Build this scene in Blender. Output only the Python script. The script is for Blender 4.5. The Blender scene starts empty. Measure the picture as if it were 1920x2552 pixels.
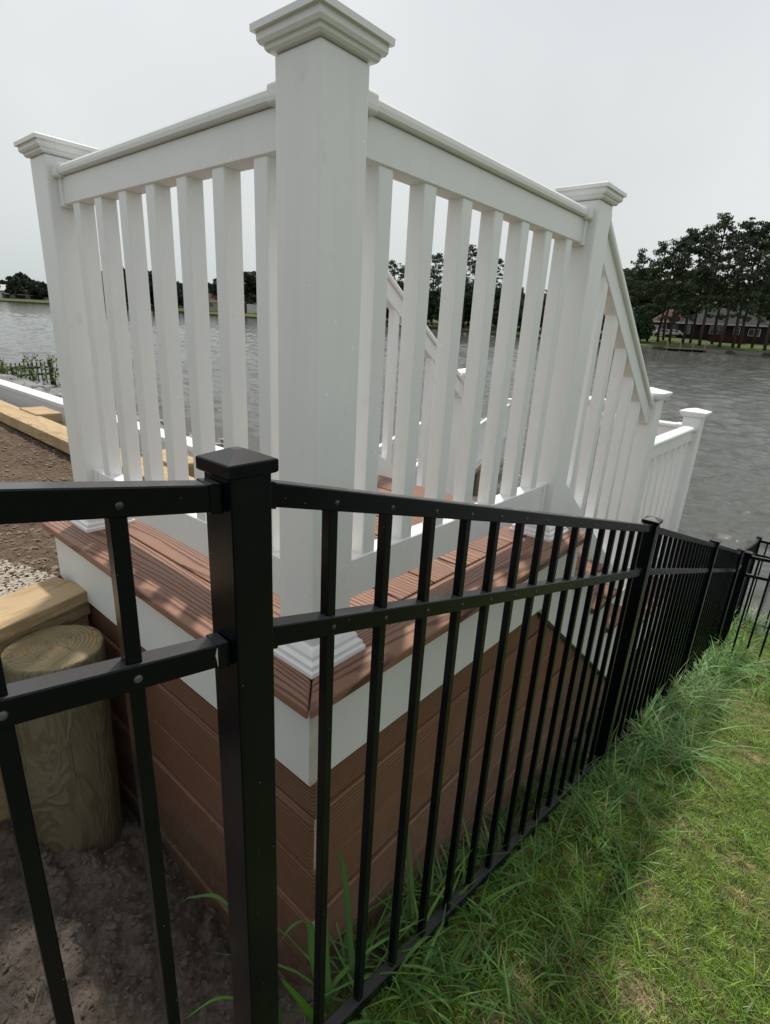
import bpy, bmesh, math, random
import numpy as np
from mathutils import Vector, Matrix, noise
R = math.radians
SC = bpy.context.scene
COL = SC.collection

# ------------------------------------------------------------------ camera
CAM = Vector((-0.6605, -0.7228, 0.6359))
YAW, PITCH, ROLL = 0.6970, -0.3257, 0.0569
fw = Vector((math.cos(PITCH) * math.cos(YAW), math.cos(PITCH) * math.sin(YAW), math.sin(PITCH)))
rt0 = Vector((math.sin(YAW), -math.cos(YAW), 0)); up0 = rt0.cross(fw)
rt = math.cos(ROLL) * rt0 + math.sin(ROLL) * up0
up = -math.sin(ROLL) * rt0 + math.cos(ROLL) * up0
cd = bpy.data.cameras.new('camera'); cam = bpy.data.objects.new('camera', cd); COL.objects.link(cam)
m = Matrix.Identity(4)
for i in range(3):
    m[i][0] = rt[i]; m[i][1] = up[i]; m[i][2] = -fw[i]; m[i][3] = CAM[i]
cam.matrix_world = m
cd.sensor_fit = 'HORIZONTAL'; cd.sensor_width = 36.0; cd.lens = 36.0 * 1344.5 / 1920.0
cd.clip_start = 0.02; cd.clip_end = 3000
SC.camera = cam

# ------------------------------------------------------------------ sky, sun, exposure
SUN_AZ, SUN_EL = R(39), R(64)
W = bpy.data.worlds.new('World'); SC.world = W; W.use_nodes = True
nt = W.node_tree; nt.nodes.clear()
def wn(t, **k):
    n = nt.nodes.new(t)
    for a, b in k.items(): setattr(n, a, b)
    return n
out = wn('ShaderNodeOutputWorld')
sky = wn('ShaderNodeTexSky', sky_type='NISHITA', sun_disc=False, sun_elevation=SUN_EL,
         sun_rotation=R(90) - SUN_AZ, air_density=1.0, dust_density=4.0, ozone_density=1.0)
b1 = wn('ShaderNodeBackground'); b1.inputs['Strength'].default_value = 0.016
nt.links.new(sky.outputs[0], b1.inputs['Color'])
tc = wn('ShaderNodeTexCoord'); sx = wn('ShaderNodeSeparateXYZ')
nt.links.new(tc.outputs['Generated'], sx.inputs[0])
rmp = wn('ShaderNodeValToRGB'); e = rmp.color_ramp
e.elements[0].position = 0.0; e.elements[0].color = (0.50, 0.565, 0.58, 1)
e.elements[1].position = 0.5; e.elements[1].color = (0.645, 0.665, 0.66, 1)
q = e.elements.new(0.16); q.color = (0.61, 0.63, 0.62, 1)
nt.links.new(sx.outputs['Z'], rmp.inputs['Fac'])
ns = wn('ShaderNodeTexNoise'); ns.inputs['Scale'].default_value = 1.6; ns.inputs['Detail'].default_value = 3
nt.links.new(tc.outputs['Generated'], ns.inputs['Vector'])
mr = wn('ShaderNodeMapRange'); mr.inputs['To Min'].default_value = 0.90; mr.inputs['To Max'].default_value = 1.10
mr.inputs['From Min'].default_value = 0.3; mr.inputs['From Max'].default_value = 0.7
nt.links.new(ns.outputs['Fac'], mr.inputs['Value'])
b2 = wn('ShaderNodeBackground')
nt.links.new(rmp.outputs[0], b2.inputs['Color']); nt.links.new(mr.outputs[0], b2.inputs['Strength'])
ad = wn('ShaderNodeAddShader')
nt.links.new(b1.outputs[0], ad.inputs[0]); nt.links.new(b2.outputs[0], ad.inputs[1]); nt.links.new(ad.outputs[0], out.inputs['Surface'])
sd = bpy.data.lights.new('sun', 'SUN'); sd.energy = 3.5; sd.angle = R(3.6); sd.color = (1.0, 0.93, 0.84)
sun = bpy.data.objects.new('sun', sd); COL.objects.link(sun)
sdir = Vector((math.cos(SUN_EL) * math.cos(SUN_AZ), math.cos(SUN_EL) * math.sin(SUN_AZ), math.sin(SUN_EL)))
sun.rotation_euler = sdir.to_track_quat('Z', 'Y').to_euler(); sun.location = (3, 3, 8)
vs = SC.view_settings; vs.view_transform = 'Standard'; vs.look = 'None'; vs.gamma = 1; vs.use_curve_mapping = False
vs.exposure = 0.10
SC.cycles.max_bounces = 8; SC.cycles.diffuse_bounces = 6

# ------------------------------------------------------------------ materials
MATS = {}
class NB:
    def __init__(s, name):
        s.m = bpy.data.materials.new(name); s.m.use_nodes = True; s.t = s.m.node_tree
        s.b = s.t.nodes['Principled BSDF']; MATS[name] = s.m
    def n(s, t, **k):
        x = s.t.nodes.new(t)
        for a, b in k.items():
            if a in x.inputs: x.inputs[a].default_value = b
            else: setattr(x, a, b)
        return x
    def l(s, a, b): s.t.links.new(a, b); return s
    def coord(s, kind='Object', scale=(1, 1, 1), rnd=0.0):
        c = s.n('ShaderNodeTexCoord'); mp = s.n('ShaderNodeMapping'); mp.inputs['Scale'].default_value = scale
        s.l(c.outputs[kind], mp.inputs['Vector'])
        if rnd:
            oi = s.n('ShaderNodeObjectInfo'); mu = s.n('ShaderNodeVectorMath', operation='SCALE')
            cb = s.n('ShaderNodeCombineXYZ')
            s.l(oi.outputs['Random'], cb.inputs[0]); s.l(oi.outputs['Random'], cb.inputs[1])
            s.l(cb.outputs[0], mu.inputs[0]); mu.inputs['Scale'].default_value = rnd
            s.l(mu.outputs[0], mp.inputs['Location'])
        return mp.outputs[0]
    def noise(s, vec, scale, detail=4, rough=.55, dist=0):
        x = s.n('ShaderNodeTexNoise'); x.inputs['Scale'].default_value = scale; x.inputs['Detail'].default_value = detail
        x.inputs['Roughness'].default_value = rough; x.inputs['Distortion'].default_value = dist
        if vec is not None: s.l(vec, x.inputs['Vector'])
        return x.outputs['Fac']
    def ramp(s, fac, stops, interp='LINEAR'):
        x = s.n('ShaderNodeValToRGB'); r = x.color_ramp; r.interpolation = interp
        while len(r.elements) > 1: r.elements.remove(r.elements[-1])
        for i, (p, c) in enumerate(stops):
            if not isinstance(c, tuple): c = (c, c, c)
            el = r.elements[0] if i == 0 else r.elements.new(p)
            el.position = p; el.color = (*c, 1)
        s.l(fac, x.inputs['Fac']); return x.outputs['Color']
    def mix(s, fac, a, b, mode='MIX'):
        x = s.n('ShaderNodeMix', data_type='RGBA', blend_type=mode)
        for v, i in ((fac, 0), (a, 6), (b, 7)):
            if hasattr(v, 'links'): s.l(v, x.inputs[i])
            else: x.inputs[i].default_value = v if i == 0 else (*v, 1)
        return x.outputs[2]
    def math(s, op, a, b=None, c=None):
        x = s.n('ShaderNodeMath', operation=op)
        for i, v in enumerate((a, b, c)):
            if v is None: continue
            if hasattr(v, 'links'): s.l(v, x.inputs[i])
            else: x.inputs[i].default_value = v
        return x.outputs[0]
    def bump(s, h, strength=.3, dist=.01, prev=None):
        x = s.n('ShaderNodeBump'); x.inputs['Strength'].default_value = strength; x.inputs['Distance'].default_value = dist
        s.l(h, x.inputs['Height'])
        if prev is not None: s.l(prev, x.inputs['Normal'])
        return x.outputs['Normal']
    def fin(s, col=None, rough=None, normal=None, spec=None, metal=None):
        for v, k in ((col, 'Base Color'), (rough, 'Roughness'), (normal, 'Normal'), (spec, 'Specular IOR Level'), (metal, 'Metallic')):
            if v is None: continue
            if hasattr(v, 'links'): s.l(v, s.b.inputs[k])
            elif isinstance(v, tuple): s.b.inputs[k].default_value = (*v, 1)
            else: s.b.inputs[k].default_value = v
        return s.m

def simple(name, col, rough=.6, var=.15, scale=6, spec=.4, bump=0, kind='Object'):
    b = NB(name); v = b.coord(kind, rnd=7 if kind == 'Object' else 0)
    f = b.noise(v, scale, 5)
    c = b.mix(f, tuple(x * (1 - var) for x in col), tuple(min(1, x * (1 + var)) for x in col))
    nrm = b.bump(b.noise(v, scale * 6, 3), bump, .01) if bump else None
    return b.fin(c, rough, nrm, spec)

def mat_vinyl():
    b = NB('white_vinyl'); v = b.coord('Object', rnd=9)
    f = b.noise(v, 3.0, 4)
    c = b.ramp(f, [(.3, (.73, .745, .75)), (.55, (.77, .78, .778)), (.8, (.79, .79, .78))])
    vo = b.n('ShaderNodeTexVoronoi'); vo.inputs['Scale'].default_value = 26; b.l(v, vo.inputs['Vector'])
    sp = b.math('LESS_THAN', vo.outputs['Distance'], .055)
    gate = b.math('GREATER_THAN', b.noise(v, 9, 2), .50)
    sp = b.math('MULTIPLY', sp, gate)
    c = b.mix(sp, c, (.95, .95, .94))
    dirt = b.ramp(b.noise(v, 17, 6, .7), [(.62, 0.0), (.78, 1.0)])
    c = b.mix(b.math('MULTIPLY', dirt, .35), c, (.46, .46, .40))
    sm = b.ramp(b.noise(b.coord('Object', (5, 5, .7), 3), 2.2, 5, .65), [(.52, 0.0), (.72, 1.0)])
    c = b.mix(b.math('MULTIPLY', sm, .16), c, (.52, .52, .46))
    n1 = b.bump(b.noise(b.coord('Object', (1, 1, 1), 5), 60, 2), .04, .002)
    n2 = b.bump(sp, .35, .0015, n1)
    return b.fin(c, b.ramp(f, [(.3, .30), (.7, .44)]), n2, .45)
def mat_trimboard():
    b = NB('white_fascia'); v = b.coord('Object', rnd=9)
    f = b.noise(v, 2.0, 4)
    c = b.ramp(f, [(.3, (.64, .66, .645)), (.7, (.72, .72, .70))])
    d = b.ramp(b.noise(v, 30, 4, .7), [(.66, 0.0), (.8, 1.0)])
    c = b.mix(b.math('MULTIPLY', d, .15), c, (.4, .4, .36))
    return b.fin(c, .5, b.bump(b.noise(v, 40, 3), .05, .002), .4)
def mat_metal():
    b = NB('black_powder_coat'); v = b.coord('Object', rnd=6)
    f = b.noise(v, 9, 5, .65); g = b.noise(v, 300, 2)
    c = b.ramp(f, [(.35, (.0016, .0026, .0050)), (.62, (.0024, .0034, .0062)), (.8, (.006, .006, .0062))])
    sc = b.ramp(b.noise(b.coord('Object', (1, 1, .15), 4), 60, 3, .7), [(.70, 0.0), (.76, 1.0)])
    c = b.mix(b.math('MULTIPLY', sc, .35), c, (.06, .06, .058))
    vo = b.n('ShaderNodeTexVoronoi'); vo.inputs['Scale'].default_value = 60; b.l(v, vo.inputs['Vector'])
    spk = b.math('MULTIPLY', b.math('LESS_THAN', vo.outputs['Distance'], .07), b.math('GREATER_THAN', b.noise(v, 20, 2), .55))
    c = b.mix(b.math('MULTIPLY', spk, .6), c, (.12, .12, .12))
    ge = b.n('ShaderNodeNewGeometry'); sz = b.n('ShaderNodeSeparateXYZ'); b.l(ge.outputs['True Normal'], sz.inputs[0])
    c = b.mix(b.ramp(sz.outputs['Z'], [(.86, 0.0), (.95, .85)]), c, (.060, .060, .062))  # upward faces coloured lighter, standing in for sky sheen on the tops
    return b.fin(c, b.ramp(f, [(.3, .17), (.7, .28)]), b.bump(g, .04, .0004), .20)
def mat_board(name, dark, light, line, scale_y, gloss=.55, depth=.55, wx=1.5, wa=11, gop=1.0):
    # embossed wood-grain composite: X along the board, Y across
    b = NB(name)
    v = b.coord('Object', (1, 1, 1), 11)
    sep = b.n('ShaderNodeSeparateXYZ'); b.l(v, sep.inputs[0])
    warp = b.noise(b.coord('Object', (wx, 8, 3), 11), 1.0, 1.5, .35)
    warp2 = b.noise(b.coord('Object', (5, 26, 8), 11), 1.0, 3, .5)
    y = b.math('ADD', b.math('MULTIPLY', sep.outputs['Y'], scale_y), b.math('ADD', b.math('MULTIPLY', warp, float(wa)), b.math('MULTIPLY', warp2, .8)))
    s = b.math('SINE', b.math('MULTIPLY', y, 6.2831))
    br = b.noise(b.coord('Object', (7, 60, 20), 11), 1.0, 3, .6)
    g = b.math('MULTIPLY', b.ramp(s, [(.30, 0.0), (.85, 1.0)]), b.ramp(br, [(.30, .35), (.50, 1.0)]))
    tone = b.noise(b.coord('Object', (2, 3, 3), 11), 2.0, 4)
    base = b.mix(tone, dark, light)
    oi = b.n('ShaderNodeObjectInfo')
    base = b.mix(b.math('MULTIPLY', oi.outputs['Random'], .6), base, tuple(x * .75 for x in dark))
    fine = b.noise(b.coord('Object', (30, 400, 60), 11), 1.0, 2)
    base = b.mix(b.math('MULTIPLY', fine, .35), base, tuple(x * .55 for x in dark))
    c = b.mix(b.math('MULTIPLY', g, gop), base, line)
    geo = b.n('ShaderNodeNewGeometry'); sp_ = b.n('ShaderNodeSeparateXYZ'); b.l(geo.outputs['Position'], sp_.inputs[0])
    hm = b.ramp(b.math('ADD', b.math('MULTIPLY', sp_.outputs['Z'], -1.0), b.math('MULTIPLY', b.noise(geo.outputs['Position'], 9, 5, .7), .5)), [(.78, 0.0), (1.15, 1.0)])
    gr = b.ramp(b.noise(geo.outputs['Position'], 46, 5, .75), [(.42, 0.0), (.62, 1.0)])
    c = b.mix(b.math('MULTIPLY', b.math('MULTIPLY', hm, gr), .6), c, (.20, .165, .14))
    du = b.ramp(b.noise(geo.outputs['Position'], 6, 6, .7), [(.50, 0.0), (.75, 1.0)])
    c = b.mix(b.math('MULTIPLY', du, .18), c, (.33, .26, .21))
    h = b.math('SUBTRACT', b.math('MULTIPLY', fine, .18), g)
    return b.fin(c, b.ramp(tone, [(.2, gloss - .08), (.8, gloss + .1)]), b.bump(h, depth, .003), .35)
def mat_mud():
    b = NB('damp_mud'); v = b.coord('Object')
    f = b.noise(v, 4, 8, .7); g = b.noise(v, 38, 6, .75); big = b.noise(v, 1.6, 3)
    c = b.ramp(f, [(.3, (.155, .130, .108)), (.5, (.250, .210, .178)), (.68, (.33, .28, .24)), (.8, (.40, .34, .29))])
    c = b.mix(b.ramp(g, [(.33, .75), (.5, 0.0)]), c, (.045, .035, .029))
    c = b.mix(b.ramp(big, [(.5, 0.0), (.7, .4)]), c, (.19, .14, .105))
    n = b.bump(g, 1.0, .03); n = b.bump(b.noise(v, 110, 5, .8), 1.0, .008, n)
    return b.fin(c, .72, n, .3)
def mat_mulch():
    b = NB('brown_mulch_dirt'); v = b.coord('Object')
    st = b.noise(b.coord('Object', (1.0, 1.0, 1)), 26, 6, .8, 1.2)
    f = b.noise(v, 1.3, 6, .65)
    c = b.ramp(f, [(.3, (.090, .062, .045)), (.5, (.165, .118, .085)), (.66, (.225, .165, .118)), (.8, (.30, .23, .165))])
    c = b.mix(b.ramp(st, [(.36, .9), (.5, 0.0)]), c, (.030, .020, .016))
    c = b.mix(b.ramp(st, [(.60, 0.0), (.70, .6)]), c, (.36, .29, .21))
    c = b.mix(b.ramp(b.noise(v, 2.3, 4, .6), [(.60, 0.0), (.72, .5)]), c, (.11, .15, .045))
    n = b.bump(st, 1.0, .03); n = b.bump(b.noise(v, 90, 4, .7), .6, .006, n)
    return b.fin(c, .9, n, .2)
def mat_soil():
    b = NB('lawn_soil'); v = b.coord('Object')
    f = b.noise(v, 7, 7, .7)
    c = b.ramp(f, [(.3, (.045, .070, .016)), (.5, (.085, .105, .030)), (.66, (.18, .14, .085)), (.8, (.25, .19, .12))])
    return b.fin(c, .9, b.bump(b.noise(v, 60, 5, .7), .8, .01), .2)
def mat_grass(name, rough=.42, trans=.38):
    b = NB(name)
    at = b.n('ShaderNodeAttribute', attribute_name='Col')
    b.fin(at.outputs['Color'], rough, None, .35)
    tr = b.n('ShaderNodeBsdfTranslucent'); b.l(at.outputs['Color'], tr.inputs['Color'])
    mx = b.n('ShaderNodeMixShader'); mx.inputs[0].default_value = trans
    o = b.t.nodes['Material Output']
    b.l(b.b.outputs[0], mx.inputs[1]); b.l(tr.outputs[0], mx.inputs[2]); b.l(mx.outputs[0], o.inputs['Surface'])
    return b.m
def mat_water():
    b = NB('lake_water'); v = b.coord('Object')
    a = b.noise(v, 1.6, 7, .72)
    lo = b.noise(v, .05, 3)
    n = b.bump(a, .8, .06)
    c = b.mix(lo, (.055, .060, .054), (.080, .083, .074))
    b.b.inputs['IOR'].default_value = 1.33
    return b.fin(c, .07, n, .5)
def mat_pile(end=False):
    if not end:
        b = NB('pile_side_wood'); v = b.coord('Object')
        g = b.noise(b.coord('Object', (9, 9, 1.8)), 1.0, 3, .5, 1.4)
        s = b.math('SINE', b.math('MULTIPLY', g, 46.0))
        f = b.noise(v, 5, 5)
        c = b.mix(f, (.115, .102, .066), (.215, .185, .115))
        c = b.mix(b.ramp(s, [(.45, 0.0), (.95, .4)]), c, (.08, .056, .028))
        cr = b.ramp(b.noise(b.coord('Object', (40, 40, 1.5)), 1.0, 3, .6), [(.30, 1.0), (.38, 0.0)])
        c = b.mix(b.math('MULTIPLY', cr, .8), c, (.03, .024, .014))
        return b.fin(c, .8, b.bump(b.math('SUBTRACT', s, b.math('MULTIPLY', cr, 3.0)), .35, .004), .2)
    b = NB('pile_end_grain'); v = b.coord('Object')
    ln = b.n('ShaderNodeVectorMath', operation='LENGTH')
    mp = b.n('ShaderNodeMapping'); tcx = b.n('ShaderNodeTexCoord'); b.l(tcx.outputs['Object'], mp.inputs['Vector'])
    mp.inputs['Scale'].default_value = (1, 1, 0); mp.inputs['Location'].default_value = (.014, -.02, 0); b.l(mp.outputs[0], ln.inputs[0])
    f = b.noise(v, 7, 5)
    r = b.math('ADD', b.math('MULTIPLY', ln.outputs['Value'], 560.0), b.math('MULTIPLY', f, 14.0))
    s = b.math('SINE', r)
    c = b.mix(f, (.16, .135, .075), (.31, .26, .155))
    c = b.mix(b.ramp(s, [(.4, 0.0), (1.0, .3)]), c, (.15, .11, .06))
    c = b.mix(b.ramp(b.noise(v, 16, 4, .7), [(.5, 0.0), (.72, .7)]), c, (.36, .20, .08))
    vo = b.n('ShaderNodeTexVoronoi', feature='DISTANCE_TO_EDGE'); vo.inputs['Scale'].default_value = 14
    b.l(b.coord('Object', (1, 1, 1)), vo.inputs['Vector'])
    cr = b.ramp(vo.outputs['Distance'], [(.0, 1.0), (.035, 0.0)])
    c = b.mix(b.math('MULTIPLY', cr, .0), c, (.05, .038, .018))
    ck = b.ramp(b.noise(v, 11, 2, .4, 2.5), [(.485, 0.0), (.5, 1.0), (.515, 0.0)])
    c = b.mix(b.math('MULTIPLY', ck, .55), c, (.06, .045, .02))
    return b.fin(c, .8, b.bump(b.math('SUBTRACT', b.math('MULTIPLY', s, .4), b.math('MULTIPLY', ck, 1.2)), .5, .004), .2)
def mat_timber():
    b = NB('treated_timber')
    g = b.noise(b.coord('Object', (1.2, 14, 14), 9), 1.0, 4, .55, .8)
    s = b.math('SINE', b.math('MULTIPLY', g, 34.0))
    f = b.noise(b.coord('Object', (2, 6, 6), 9), 1.5, 4)
    c = b.mix(f, (.34, .245, .140), (.50, .375, .225))
    c = b.mix(b.ramp(s, [(.4, 0.0), (.95, .45)]), c, (.27, .155, .06))
    kn = b.ramp(b.noise(b.coord('Object', (5, 22, 22), 5), 1.0, 1), [(.70, 0.0), (.74, 1.0)])
    c = b.mix(b.math('MULTIPLY', kn, .7), c, (.13, .055, .02))
    st = b.ramp(b.noise(b.coord('Object', (6, 6, 6), 2), 1.0, 4, .7), [(.52, 0.0), (.68, .8)])
    c = b.mix(b.math('MULTIPLY', st, .5), c, (.17, .12, .06))
    return b.fin(c, .7, b.bump(s, .25, .003), .25)
def mat_leaf(name, a, c_, r=.7):
    b = NB(name)
    v = b.coord('Object', rnd=20)
    f = b.noise(v, .9, 3, .6)
    oi = b.n('ShaderNodeObjectInfo')
    c = b.mix(b.ramp(f, [(.35, 0.0), (.65, 1.0)]), a, c_)
    c = b.mix(b.math('MULTIPLY', oi.outputs['Random'], .4), c, tuple(x * .6 for x in a))
    return b.fin(c, r, None, .2)
def mat_gravel(name, a, c_):
    b = NB(name); oi = b.n('ShaderNodeObjectInfo'); v = b.coord('Object', rnd=9)
    f = b.noise(v, 12, 5, .7)
    c = b.mix(f, a, c_)
    c = b.mix(b.math('MULTIPLY', oi.outputs['Random'], .5), c, tuple(x * .6 for x in a))
    return b.fin(c, .8, b.bump(f, .5, .01), .3)

VINYL = mat_vinyl(); FASC = mat_trimboard(); METAL = mat_metal()
DECK = mat_board('brown_composite_decking', (.255, .130, .084), (.340, .190, .130), (.090, .040, .027), 62, .5, .7, wx=.6, wa=12, gop=.9)
SIDE = mat_board('brown_composite_siding', (.200, .098, .056), (.275, .140, .084), (.062, .028, .017), 100, .6, .6, wx=.4, wa=6, gop=.72)
CUT = simple('composite_cut_end', (.46, .37, .27), .75, .25, 60, .3, .5)
WORN = simple('worn_fascia_end', (.52, .47, .41), .7, .35, 30, .3, .3)
MUD = mat_mud(); MULCH = mat_mulch(); SOIL = mat_soil()
GRASS = mat_grass('grass_blades'); WATER = mat_water()
PSIDE = mat_pile(); PEND = mat_pile(True); TIMB = mat_timber()
DARK = simple('void_shade_black', (.02, .017, .015), .9)
STEEL = simple('bolt_steel', (.07, .07, .075), .35, .2, 80, .6)
BOLTB = simple('bolt_black', (.02, .02, .022), .3, .2, 80, .6)
PAINTCHIP = simple('chipped_paint', (.45, .45, .46), .6, .3, 200)
BARK = simple('pine_bark', (.055, .042, .034), .9, .35, 3, .2)
PINE = mat_leaf('pine_needles', (.048, .072, .040), (.105, .135, .075))
LEAFD = mat_leaf('dark_foliage', (.030, .060, .028), (.062, .110, .046))
LEAFF = mat_leaf('far_foliage', (.022, .036, .024), (.050, .070, .042))
SHRUB = mat_leaf('shrub_leaves', (.12, .17, .05), (.26, .32, .14))
FLAWN = simple('far_lawn', (.075, .100, .032), .9, .3, .12, .1)
BANKM = simple('far_bank_soil', (.06, .058, .045), .9, .3, .3, .1)
ROCKM = mat_gravel('gray_rock', (.17, .17, .175), (.34, .34, .335))
BANKR = simple('dark_stony_soil', (.09, .088, .085), .9, .5, 5, .2, .6)
PEB = mat_gravel('pale_gravel', (.30, .27, .22), (.46, .42, .36))
ROOFG = simple('gray_shingles', (.036, .037, .040), .9, .15, 2, .2)
ROOFB = simple('brown_shingles', (.080, .046, .035), .9, .2, 2, .2)
BRICK = simple('red_brick', (.105, .050, .040), .9, .2, 3, .2)
BRICKD = simple('dark_brick', (.034, .024, .024), .9, .2, 3, .2)
WALLW = simple('white_siding', (.55, .55, .53), .8, .05, 2, .2)
WALLT = simple('tan_siding', (.36, .29, .21), .8, .08, 2, .2)
REDP = simple('red_paint', (.075, .012, .016), .7, .15, 1, .3)
TRIMW = simple('white_trim', (.65, .65, .63), .6, .04, 2, .3)
GLASS = simple('window_glass', (.03, .035, .04), .1, .2, 2, .6)
CARW = simple('silver_car_paint', (.55, .56, .58), .3, .03, 2, .6)
BLK = simple('matte_black', (.015, .015, .015), .8)  # tyres, small far fence, and the sheet painting shade under the walkway
PIERW = simple('weathered_pier_wood', (.22, .20, .17), .85, .2, 4, .2)
WIRE = simple('black_cable', (.01, .01, .01), .5)

# ------------------------------------------------------------------ object helpers
WM = {}
def tag(o, label=None, cat=None, group=None, kind=None):
    if label: o['label'] = label
    if cat: o['category'] = cat
    if group: o['group'] = group
    if kind: o['kind'] = kind
    return o
def thing(name, loc, label, cat, group=None):
    o = bpy.data.objects.new(name, None); o.empty_display_size = .1; COL.objects.link(o)
    M = Matrix.Translation(Vector(loc)); o.matrix_basis = M; WM[o] = M
    return tag(o, label, cat, group)
def add(name, me, M=None, parent=None):
    if M is None: M = Matrix.Identity(4)
    elif not isinstance(M, Matrix): M = Matrix.Translation(Vector(M))
    o = bpy.data.objects.new(name, me); COL.objects.link(o); WM[o] = M
    if parent is not None:
        o.parent = parent; o.matrix_basis = WM[parent].inverted() @ M
    else: o.matrix_basis = M
    return o
def mesh(name, vs_, fs, mats, smooth=False, midx=None):
    me = bpy.data.meshes.new(name); me.from_pydata([tuple(v) for v in vs_], [], fs)
    for mt in (mats if isinstance(mats, (list, tuple)) else [mats]): me.materials.append(mt)
    if midx is not None: me.polygons.foreach_set('material_index', midx)
    bm = bmesh.new(); bm.from_mesh(me); bmesh.ops.recalc_face_normals(bm, faces=bm.faces); bm.to_mesh(me); bm.free()
    if smooth: me.polygons.foreach_set('use_smooth', [True] * len(me.polygons))
    me.update(); return me
def bevel(me, w, seg=2, ang=30):
    bm = bmesh.new(); bm.from_mesh(me)
    es = [e_ for e_ in bm.edges if len(e_.link_faces) == 2 and e_.calc_face_angle(0) > R(ang)]
    bmesh.ops.bevel(bm, geom=es, offset=w, segments=seg, affect='EDGES', profile=.5, clamp_overlap=True)
    bm.to_mesh(me); bm.free()
    return me
def box(name, lo, hi, mat, bev=0, seg=2):
    x0, y0, z0 = lo; x1, y1, z1 = hi
    v = [(x0, y0, z0), (x1, y0, z0), (x1, y1, z0), (x0, y1, z0), (x0, y0, z1), (x1, y0, z1), (x1, y1, z1), (x0, y1, z1)]
    f = [(0, 3, 2, 1), (4, 5, 6, 7), (0, 1, 5, 4), (1, 2, 6, 5), (2, 3, 7, 6), (3, 0, 4, 7)]
    me = mesh(name, v, f, mat)
    return bevel(me, bev, seg) if bev else me
def sweep(name, prof, p0, p1, side, mat, bev=0, vert=True):
    """profile [(s, z)] swept p0->p1 with plumb ends; mesh origin at p0"""
    p0 = Vector(p0); p1 = Vector(p1); s = Vector(side).normalized(); d = p1 - p0
    n = len(prof)
    v = [s * a + Vector((0, 0, b)) for a, b in prof] + [d + s * a + Vector((0, 0, b)) for a, b in prof]
    f = [tuple(range(n)), tuple(range(2 * n - 1, n - 1, -1))] + [(i, (i + 1) % n, n + (i + 1) % n, n + i) for i in range(n)]
    me = mesh(name, v, f, mat)
    return bevel(me, bev, 1) if bev else me
def rings(name, lv, mat, cap=True, bev=0, smooth=False):
    """square rings [(half width, z)]"""
    v = []; f = []
    for h, z in lv: v += [(-h, -h, z), (h, -h, z), (h, h, z), (-h, h, z)]
    for i in range(len(lv) - 1):
        for k in range(4):
            f.append((4 * i + k, 4 * i + (k + 1) % 4, 4 * i + 4 + (k + 1) % 4, 4 * i + 4 + k))
    if cap: f.append((3, 2, 1, 0)); t = 4 * (len(lv) - 1); f.append((t, t + 1, t + 2, t + 3))
    me = mesh(name, v, f, mat)
    return bevel(me, bev, 1) if bev else me
def prism(name, poly, z0, z1, mat, bev=0, seg=1, midx_ends=None):
    n = len(poly); v = [(x, y, z0) for x, y in poly] + [(x, y, z1) for x, y in poly]
    f = [tuple(range(n - 1, -1, -1)), tuple(range(n, 2 * n))] + [(i, (i + 1) % n, n + (i + 1) % n, n + i) for i in range(n)]
    me = mesh(name, v, f, mat)
    return bevel(me, bev, seg) if bev else me
def frame(o, x, y, z):
    m_ = Matrix.Identity(4)
    for i in range(3): m_[i][0] = x[i]; m_[i][1] = y[i]; m_[i][2] = z[i]; m_[i][3] = o[i]
    return m_
def tube(name, pts, rad, mat, n=8, smooth=True):
    v = []; f = []; pts = [Vector(p) for p in pts]
    rs = rad if isinstance(rad, (list, tuple)) else [rad] * len(pts)
    for i, p in enumerate(pts):
        d = (pts[min(i + 1, len(pts) - 1)] - pts[max(i - 1, 0)]).normalized()
        a = d.orthogonal().normalized() if abs(d.z) < .9 else Vector((1, 0, 0)); a = (a - d * a.dot(d)).normalized(); b_ = d.cross(a)
        for k in range(n):
            t = 2 * math.pi * k / n; v.append(p + (a * math.cos(t) + b_ * math.sin(t)) * rs[i])
    for i in range(len(pts) - 1):
        for k in range(n):
            f.append((i * n + k, i * n + (k + 1) % n, (i + 1) * n + (k + 1) % n, (i + 1) * n + k))
    f.append(tuple(range(n - 1, -1, -1))); f.append(tuple(range((len(pts) - 1) * n, len(pts) * n)))
    return mesh(name, v, f, mat, smooth)

# ------------------------------------------------------------------ levels
def lerp(a, b, t): return a + (b - a) * t
def sstep(t): t = max(0, min(1, t)); return t * t * (3 - 2 * t)
FX, FY = -0.3370, -0.2445
def pl(x, P):
    if x <= P[0][0]: return P[0][1] + (x - P[0][0]) * (P[1][1] - P[0][1]) / (P[1][0] - P[0][0])
    for (a, b), (c, d) in zip(P, P[1:]):
        if x <= c: return b + (d - b) * (x - a) / (c - a)
    return P[-1][1]
F = [FX, 1.515, 3.367, 5.22, 7.07]
# centre line of the bolts in the top rail
TOPZ = [(-2.16, .4606 + .1434 * 1.82), (FX, .461), (1.515, -.0395), (3.367, -.617), (5.22, -1.20), (7.07, -1.555)]
def ftop(x): return pl(x, TOPZ)
def gfence(x):
    if x > 7.0: return -2.70 - (x - 7.0) * .5
    return ftop(x) - 1.155
def nz(x, y, s, a): return noise.noise(Vector((x * s, y * s, a)))
def glawn(x, y):
    return gfence(x) + (y + .25) * .05 + nz(x, y, 2.2, 1) * .025 + nz(x, y, 7, 3) * .008
def gmud(x, y):
    t = max(0, min(1, (x + .8) / .7)); ty = sstep((y + .35) / .55)
    z = -.70 - .27 * t * t * ty
    if y < .0: z = lerp(gfence(x) - .03, z, sstep((y + .25) / .25))
    return z
Z0 = .636 - 3.6
def zw(x, y): return Z0 + .0209 * (x - CAM.x) + .01396 * (y - CAM.y)

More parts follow.
